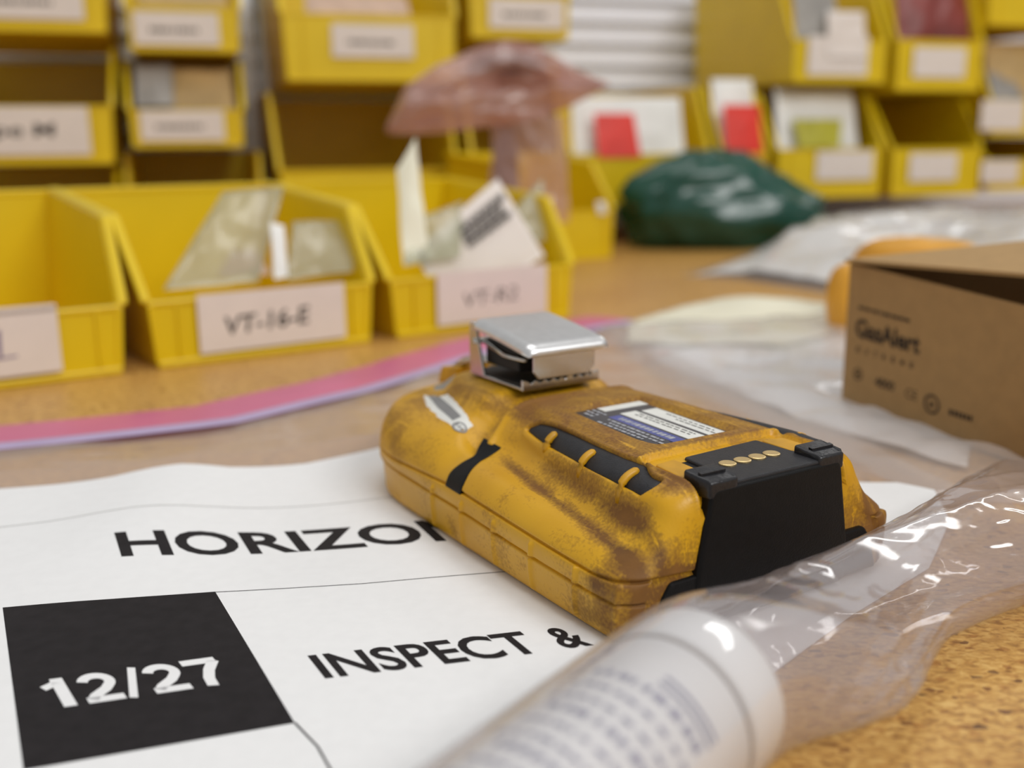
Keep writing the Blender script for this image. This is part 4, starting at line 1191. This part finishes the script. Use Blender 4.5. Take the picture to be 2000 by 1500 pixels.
pr = packet('printed_packet', *pq, M['label'], 1.2, 6., amp=1.0, label='white printed packet lying slanted in the bin behind the clip', cat='packet')


def on_pr(a, b):
    q = pq[0] * (1 - a) * (1 - b) + pq[1] * a * (1 - b) + pq[2] * a * b + pq[3] * (1 - a) * b
    nn = np.cross(pq[1] - pq[0], pq[3] - pq[0]); nn /= np.linalg.norm(nn); return tuple(q + nn * 2.8)


mb = MB(); rnd = random.Random(5)
for r in range(3):
    a = .42
    while a < .88:
        l = rnd.uniform(.05, .09); b0 = .58 + r * .10
        mb.add([on_pr(a, b0), on_pr(a + l, b0), on_pr(a + l, b0 + .075), on_pr(a, b0 + .075)], [(0, 1, 2, 3)]); a += l + .02
mb.obj('packet_print', M['marker'], pr)
mb = MB(); mb.add([on_pr(*q) for q in ((.02, .84), (.07, .78), (.07, .92), (.02, .96))], [(0, 1, 2, 3)]); mb.obj('packet_print', M['marker'], pr)
packet('zip_baggie', pb(C3_, 1000, 480, 24), pb(C3_, 1064, 470, 24), pb(C3_, 1062, 344, 50), pb(C3_, 1000, 410, 50), M['film_small'], 2.5, 8., label='clear baggie standing in the right corner of the bin behind the clip', cat='baggie', group='baggies in the front bins')

# ------------------------------------------------------------------ louvred rack with hung bins
rack = empty('louvred_panel', (P0[0], P0[1], 0), PYAW, 'white louvred steel rack panel that the back bins hang on', 'rack panel')
MB().box(-100, 2100, 22, 26, 0, 420).obj('back_sheet', M['panel'], rack)
base_s = None
for i in range(13):
    z = 18 + i * 30
    s_ = MB().hexa([(-100, 8, z), (2100, 8, z), (2100, 10, z - 1), (-100, 10, z - 1), (-100, 18, z + 28.6), (2100, 18, z + 28.6), (2100, 20.5, z + 28.6), (-100, 20.5, z + 28.6)])
    if base_s is None: base_s = s_.obj('louvre', M['panel'], rack); z0_ = z
    else:
        o = base_s.copy(); COL.objects.link(o); o.parent = rack; o.location = (0, 0, (z - z0_) * U)
for px in (492, 522):
    q = at_plane(px, 200, P0 + PN * 20, PN); x = (q[:2] - P0) @ PE
    MB().box(x - 6, x + 6, -12, 4, 0, 420).obj('rack_post', M['steel_satin'], rack)


def hung_bin(pxL, pxR, pyB, pyLip, pyTop, label, off=292., D=262., yc=48.):
    fp = P0 + PN * off
    A = at_plane(pxL, pyB, fp, PN); B = at_plane(pxR, pyB, fp, PN); C_ = at_plane((pxL + pxR) / 2, pyLip, fp, PN); T = at_plane((pxL + pxR) / 2, pyTop, fp, PN)
    m = (A + B) / 2; z0 = max(.4, m[2]); W = np.linalg.norm((B - A)[:2]) * .965
    b = empty('storage_bin', (m[0], m[1], z0), PYAW, label, 'bin', 'yellow bins hung on the rack')
    lip = C_[2] - z0; H = T[2] - z0
    bin_shell(W, D, H, lip, H + 2, b, yc=yc, taper=.06)
    b['W'] = W
    def loc(px, py):
        q = at_plane(px, py, fp, PN); return (q[:2] - m[:2]) @ PE, q[2] - z0
    b_l = loc_in(b, m[0], m[1], PYAW)
    return b, loc, (lambda x, y, z: b_l(x, y, z + z0)), W, lip, H


def hung_label(B, x0, y0, x1, y1, rows=1, tm='marker', text=None):
    b, loc = B[0], B[1]
    (a, zt_), (c, zb) = loc(x0, y0), loc(x1, y1); hgt = zt_ - zb; wd = c - a
    if text: return label_on(b, a, c, zb, zt_, text=text, tx=(a + wd * .08, wd * .66, zb + hgt * .3, hgt * .36), tm=tm, bold=.02)
    return label_on(b, a, c, zb, zt_, lines=[(a + wd * .18, c - wd * .25, zb + hgt * .38)] if rows else None, tm=tm)


C1a = hung_bin(-150, 224, 62, -40, -170, 'yellow hung bin at the top left of the rack, cut by the frame')
hung_label(C1a, -90, -40, 166, 40)
C1b = hung_bin(-150, 240, 322, 206, 84, 'yellow hung bin with a dark empty inside and a white Type label')
hung_label(C1b, -110, 208, 180, 302, text='Type M')
C1c = hung_bin(-150, 250, 560, 440, 332, 'yellow bin at the lower left of the rack, mostly behind the front bins')
C2a = hung_bin(246, 478, 102, 12, -90, 'narrow yellow hung bin, topmost of the second column from the left')
hung_label(C2a, 258, 22, 430, 90)
C2b = hung_bin(250, 486, 288, 214, 112, 'narrow yellow hung bin stuffed with tan packets')
hung_label(C2b, 272, 216, 440, 274)
C2c = hung_bin(256, 528, 520, 420, 298, 'narrow yellow bin with a dark inside, lowest of its column')
C3a = hung_bin(545, 902, 160, 28, -110, 'wide yellow hung bin with a white label, above the dark empty bin')
hung_label(C3a, 646, 46, 808, 114)
C3b = hung_bin(540, 905, 440, 330, 178, 'wide yellow bin with a dark empty inside, left of the pink bag')
C4a = hung_bin(912, 1118, 76, -8, -130, 'yellow hung bin with a white label, above the pink bag')
hung_label(C4a, 954, -4, 1100, 58)
C4b = hung_bin(918, 1106, 400, 300, 92, 'yellow bin half hidden behind the pink bag')
R1 = hung_bin(1104, 1392, 400, 300, 164, 'yellow hung bin holding a white bag with a red square')
R2 = hung_bin(1404, 1498, 400, 300, 164, 'narrow yellow hung bin with a red and white packet')
Ra1 = hung_bin(1540, 1734, 162, 78, -70, 'yellow hung bin with pale packets and a white label, top of the right stack')
hung_label(Ra1, 1578, 70, 1690, 148, rows=0)
Ra2 = hung_bin(1740, 1918, 178, 78, -60, 'yellow hung bin holding a maroon pouch')
hung_label(Ra2, 1784, 92, 1880, 152, rows=0)
Rb1 = hung_bin(1508, 1724, 386, 290, 180, 'yellow hung bin holding a pale packet with lime print')
hung_label(Rb1, 1594, 296, 1700, 350, rows=0)
Rb2 = hung_bin(1730, 1914, 382, 288, 188, 'yellow hung bin with a dark empty inside on the right of the rack')
hung_label(Rb2, 1776, 300, 1864, 352, rows=0)
Rc0 = hung_bin(1920, 2130, 52, -40, -150, 'yellow hung bin at the top right edge, cut by the frame')
Rc1 = hung_bin(1922, 2130, 266, 195, 62, 'yellow hung bin overfilled with tan packets at the right edge')
hung_label(Rc1, 1916, 196, 1994, 254, rows=0)
Rc2 = hung_bin(1918, 2110, 372, 310, 270, 'low yellow hung bin with a brown inside at the right edge')
hung_label(Rc2, 1916, 314, 1984, 356, rows=0)


def stuff_in(B, name, mat, x0, x1, z0, z1, label, cat='packet', y=10., lean=24., th=7., seed=0., amp=4., rel=True):
    W, lip, H, L = B[3], B[4], B[5], B[2]
    a, c = x0 * W / 2, x1 * W / 2
    return packet(name, L(a, y, z0), L(c, y, z0), L(c * .96, y + lean, z1), L(a * .96, y + lean, z1), M[mat], th, seed, amp=amp, label=label, cat=cat)


stuff_in(C2b, 'tan_packet', 'tan_pack', -.86, .86, C2b[4] - 14, C2b[4] + 44, 'tan paper packet slumped over the front of the narrow hung bin', seed=2.)
stuff_in(C2b, 'grey_packet', 'grey_pack', -.86, -.2, C2b[4] + 4, C2b[4] + 48, 'grey packet tucked at the left of the narrow hung bin', seed=3., y=4., th=4.)
stuff_in(C2a, 'tan_packet', 'tan_pack', -.8, .8, C2a[4] - 8, C2a[4] + 30, 'tan paper packet in the topmost bin of the second column', seed=4.)
stuff_in(C3a, 'brown_packet', 'pinkpart', -.7, .5, C3a[4] - 6, C3a[4] + 24, 'pale brown packet in the wide labelled bin above the dark one', seed=5.)
rp = stuff_in(R1, 'white_bag', 'white_pack', -.86, .72, R1[4] - 40, R1[4] + 66, 'white packet with a red square in the bin beside the green bag', seed=6., amp=2.)
W_, lip_, H_, L_ = R1[3], R1[4], R1[5], R1[2]
packet('red_square', L_(-.60 * W_ / 2, -3, lip_ - 26 + 22), L_(-.02 * W_ / 2, -3, lip_ - 4), L_(-.08 * W_ / 2, 8, lip_ + 46), L_(-.62 * W_ / 2, 8, lip_ + 46), M['red'], 1.2, 7., rp, 1.)
W_, lip_, H_, L_ = R2[3], R2[4], R2[5], R2[2]
stuff_in(R2, 'white_bag', 'white_pack', -.9, .9, lip_ - 40, lip_ + 90, 'pale packet with a red band in the narrow bin left of the right stack', seed=8., amp=2., y=16.)
rb_ = bpy.data.objects['white_bag.001']
packet('red_band', L_(-.8 * W_ / 2, -1, lip_ - 10), L_(.75 * W_ / 2, -1, lip_ - 10), L_(.75 * W_ / 2, 12, lip_ + 58), L_(-.8 * W_ / 2, 12, lip_ + 58), M['red'], 2., 9., rb_, 1.5)
stuff_in(Ra1, 'grey_packet', 'grey_pack', -.8, .1, Ra1[4] - 10, Ra1[4] + 70, 'grey packet at the left of the top bin of the right stack', seed=10.)
stuff_in(Ra1, 'white_slip', 'label', -.3, .5, Ra1[4] - 20, Ra1[4] + 34, 'pale slip hanging over the front of the top bin of the right stack', seed=11., y=-6., lean=10., th=2.)
stuff_in(Ra2, 'maroon_pouch', 'maroon', -.84, .84, Ra2[4] - 12, Ra2[4] + 100, 'maroon pouch filling its yellow hung bin', 'pouch', seed=12., th=14.)
stuff_in(Rb1, 'pale_packet', 'white_pack', -.82, .7, Rb1[4] - 30, Rb1[4] + 74, 'pale packet with a lime patch in the lower bin of the right stack', seed=13., y=14.)
W_, lip_, H_, L_ = Rb1[3], Rb1[4], Rb1[5], Rb1[2]
packet('lime_patch', L_(-.55 * W_ / 2, 4, lip_ + 2), L_(.2 * W_ / 2, 4, lip_ + 2), L_(.3 * W_ / 2, 15, lip_ + 36), L_(-.6 * W_ / 2, 15, lip_ + 36), M['lime'], 2., 14., bpy.data.objects['pale_packet'], 2.)
stuff_in(Rc1, 'tan_packet', 'tan_pack', -.9, .6, Rc1[4] - 16, Rc1[4] + 76, 'tan packet bulging out of the bin at the right edge', seed=15., th=14.)
stuff_in(Rc1, 'grey_packet', 'grey_pack', -.9, -.3, Rc1[4] - 6, Rc1[4] + 40, 'grey packet in front of the tan one at the right edge', seed=16., y=0., th=6.)

# fourth bench bin, end on, right of the printed packets
b4 = empty('storage_bin', (*(at_z(1196, 503, 0)[:2] - FE * 52), 0), FYAW, 'yellow bin standing behind the printed packets, next to the green bag', 'bin', 'yellow bins standing on the bench')
bin_shell(110, 150, 98, 50, 108, b4, yc=40)
stuff_p = loc_in(b4, b4.location[0] / U, b4.location[1] / U, FYAW)
packet('white_piece', stuff_p(30, -4, 46), stuff_p(40, -4, 46), stuff_p(40, 0, 58), stuff_p(30, 0, 58), M['white_pack'], 4, 3., amp=.5, label='small white piece at the front of the bin next to the green bag', cat='part')

# ------------------------------------------------------------------ pink bag, green bag, crumpled clear bag
def blob_bag(name, ctr, ax, ay, az, mat, seed, label, cat, yaw=0., amp=.16, nu=64, nv=36, sq=.8, fn=None, parent=None):
    c, s = math.cos(yaw), math.sin(yaw)
    def g(u, v):
        a = 2 * math.pi * u; b = math.pi * (v - .5); cb = math.cos(b) ** sq if math.cos(b) > 0 else 0
        d = (cb * math.cos(a), cb * math.sin(a), math.sin(b))
        k = 1 + amp * (ridged((d[0] * 1.6, d[1] * 1.6, d[2] * 1.6), 3, seed) + .9 * fbm((d[0] * 2.5, d[1] * 2.5, d[2] * 2.5), 3, seed + 2))
        x, y, z = d[0] * ax * k, d[1] * ay * k, d[2] * az * k
        if fn: x, y, z = fn(x, y, z)
        return (ctr[0] + c * x - s * y, ctr[1] + s * x + c * y, max(.5, ctr[2] + z))
    o = grid_obj(name, g, nu, nv, mat, parent, closed_u=True)
    if label: tag(o, label, cat)
    return o


q = at_y(1398, 400, 1200.)
gb = blob_bag('green_bag', (q[0], 1175, 47), 118, 54, 62, M['green'], 3.3, 'shiny dark green plastic bag lying in front of the hung bins', 'plastic bag', .10, .2,
              fn=lambda x, y, z: (x + (22 * max(0, x / 122) ** 3), y, z * (1 - .72 * max(0, min(1, (x - 20) / 120))) - 12 * max(0, x / 112)))
blob_bag('stuffing', (q[0] - 8, 1178, 44), 84, 46, 44, M['green_core'], 5.1, None, None, .1, .1, 40, 24, parent=gb)

# pink bag: a standing half-filled bag whose slack top has folded over
pb_bag = empty('pink_bag', (0, 0, 0), 0, 'pink translucent plastic bag flopped over above the printed packets', 'plastic bag')
Yp = 930.
pt = lambda px, py, dy=0.: at_y(px, py, Yp + dy)


def pink_top(u, v):
    top = [(752, 250), (790, 170), (850, 128), (930, 92), (990, 76), (1050, 88), (1110, 124), (1180, 160)]
    bot = [(760, 262), (810, 262), (870, 258), (930, 250), (990, 242), (1050, 232), (1110, 210), (1190, 168)]
    a = interp_poly(top, u); b = interp_poly(bot, u); t = v
    m = a + (b - a) * t
    bul = math.sin(math.pi * min(1, max(0, v))) ** .7 * (26 + 10 * math.sin(u * 7)) * math.sin(math.pi * (.08 + .84 * u)) ** .5
    w_ = ridged((u * 2.2, v * 1.8, 0), 3, 2.2) * 20 + fbm((u * 5, v * 5, 1), 3, 4.) * 14
    fold = -34 * math.exp(-((v - .42 - .1 * u) / .09)**2) * math.exp(-((u - .66) / .2)**2)
    P = at_y(m[0], m[1], Yp); return (P[0], P[1] - bul - w_ - fold, P[2])


def pink_back(u, v):
    x, y, z = pink_top(u, v); return (x, 2 * Yp + 24 - y - 10, z)


grid_obj('folded_top', pink_top, 70, 34, M['pinkbag'], pb_bag); grid_obj('folded_top', pink_back, 50, 20, M['pinkbag'], pb_bag)


def pink_body(u, v):
    xl = 955 + 6 * math.sin(v * 5); xr = 1104 + 8 * v
    m = (xl + (xr - xl) * u, 225 + 210 * v); P = at_y(m[0], m[1], Yp + 8)
    b = 14 * math.sin(math.pi * u) + 10 * ridged((u * 1.5, v * 1.2, 3), 2, 6.) + 5 * fbm((u * 5, v * 4, 3), 2)
    return (P[0], P[1] - b, max(.6, P[2]))


grid_obj('bag_body', pink_body, 40, 40, M['pinkbag'], pb_bag)
for k_, (px0, px1) in enumerate(((958, 1000), (1086, 1110))):
    pp = [pt(px0, 236, -8), pt(px1, 236, -8), pt(px1 + 4, 420, -8), pt(px0 + 4, 420, -8)]
packet('contents_and_fold_shade', pt(958, 400, 24), pt(1014, 400, 24), pt(1010, 246, 24), pt(968, 246, 24), M['item_fold_dark'], 5, 4., pb_bag, 4.)
packet('contents_and_fold_shade', pt(900, 146, -4), pt(1066, 140, -4), pt(1040, 104, 0), pt(940, 104, 0), M['item_fold_dark'], 5, 7., pb_bag, 4.)  # dark packet added inside the fold to stand for its shade

# crumpled clear bag heap behind the cardboard box
def heap(u, v):
    base = interp_poly([(150, 905), (190, 880), (250, 760), (330, 690), (420, 640)], u); back = interp_poly([(310, 1110), (440, 1235), (560, 1290), (690, 1280), (820, 1210)], u)
    p = base + (back - base) * v
    e = (math.sin(math.pi * min(1, max(0, v)))) ** .6 * min(1, u * 5 + .08)
    h = 34 + 22 * fbm((p[0] / 110, p[1] / 110, 2), 3, 1.5) + 17 * ridged((p[0] / 120, p[1] / 90, 4), 3, 2.5) + 26 * u
    return (p[0], p[1], .6 + max(0, h) * e)


hp = grid_obj('crumpled_bag', heap, 90, 50, M['film_crumple']); tag(hp, 'crumpled clear and white plastic bag heaped behind the cardboard box', 'plastic bag')


def heap_in(u, v):
    x, y, z = heap(.02 + .96 * u, .05 + .9 * v); return (x, y, max(.5, z - 2.5))


hq = grid_obj('white_lining', heap_in, 60, 34, M['white_pack'], hp)
hq['label'] = 'white paper inside the crumpled clear bag'
# orange tools near the box
oq = at_y(1800, 470, 640.)
blob_bag('orange_case', (oq[0], 640, oq[2] - 24), 44, 20, 26, M['orange'], 2.0, 'orange plastic case behind the lid of the cardboard box', 'case', -.5, .08, 40, 24, .5)
oq = at_z(1640, 668, 0)
blob_bag('orange_container', (oq[0] + 12, oq[1] + 20, 22), 15, 15, 22, M['orange'], 6.0, 'rounded orange yellow cap peeking out left of the cardboard box', 'cap', 0, .03, 32, 20, .5)
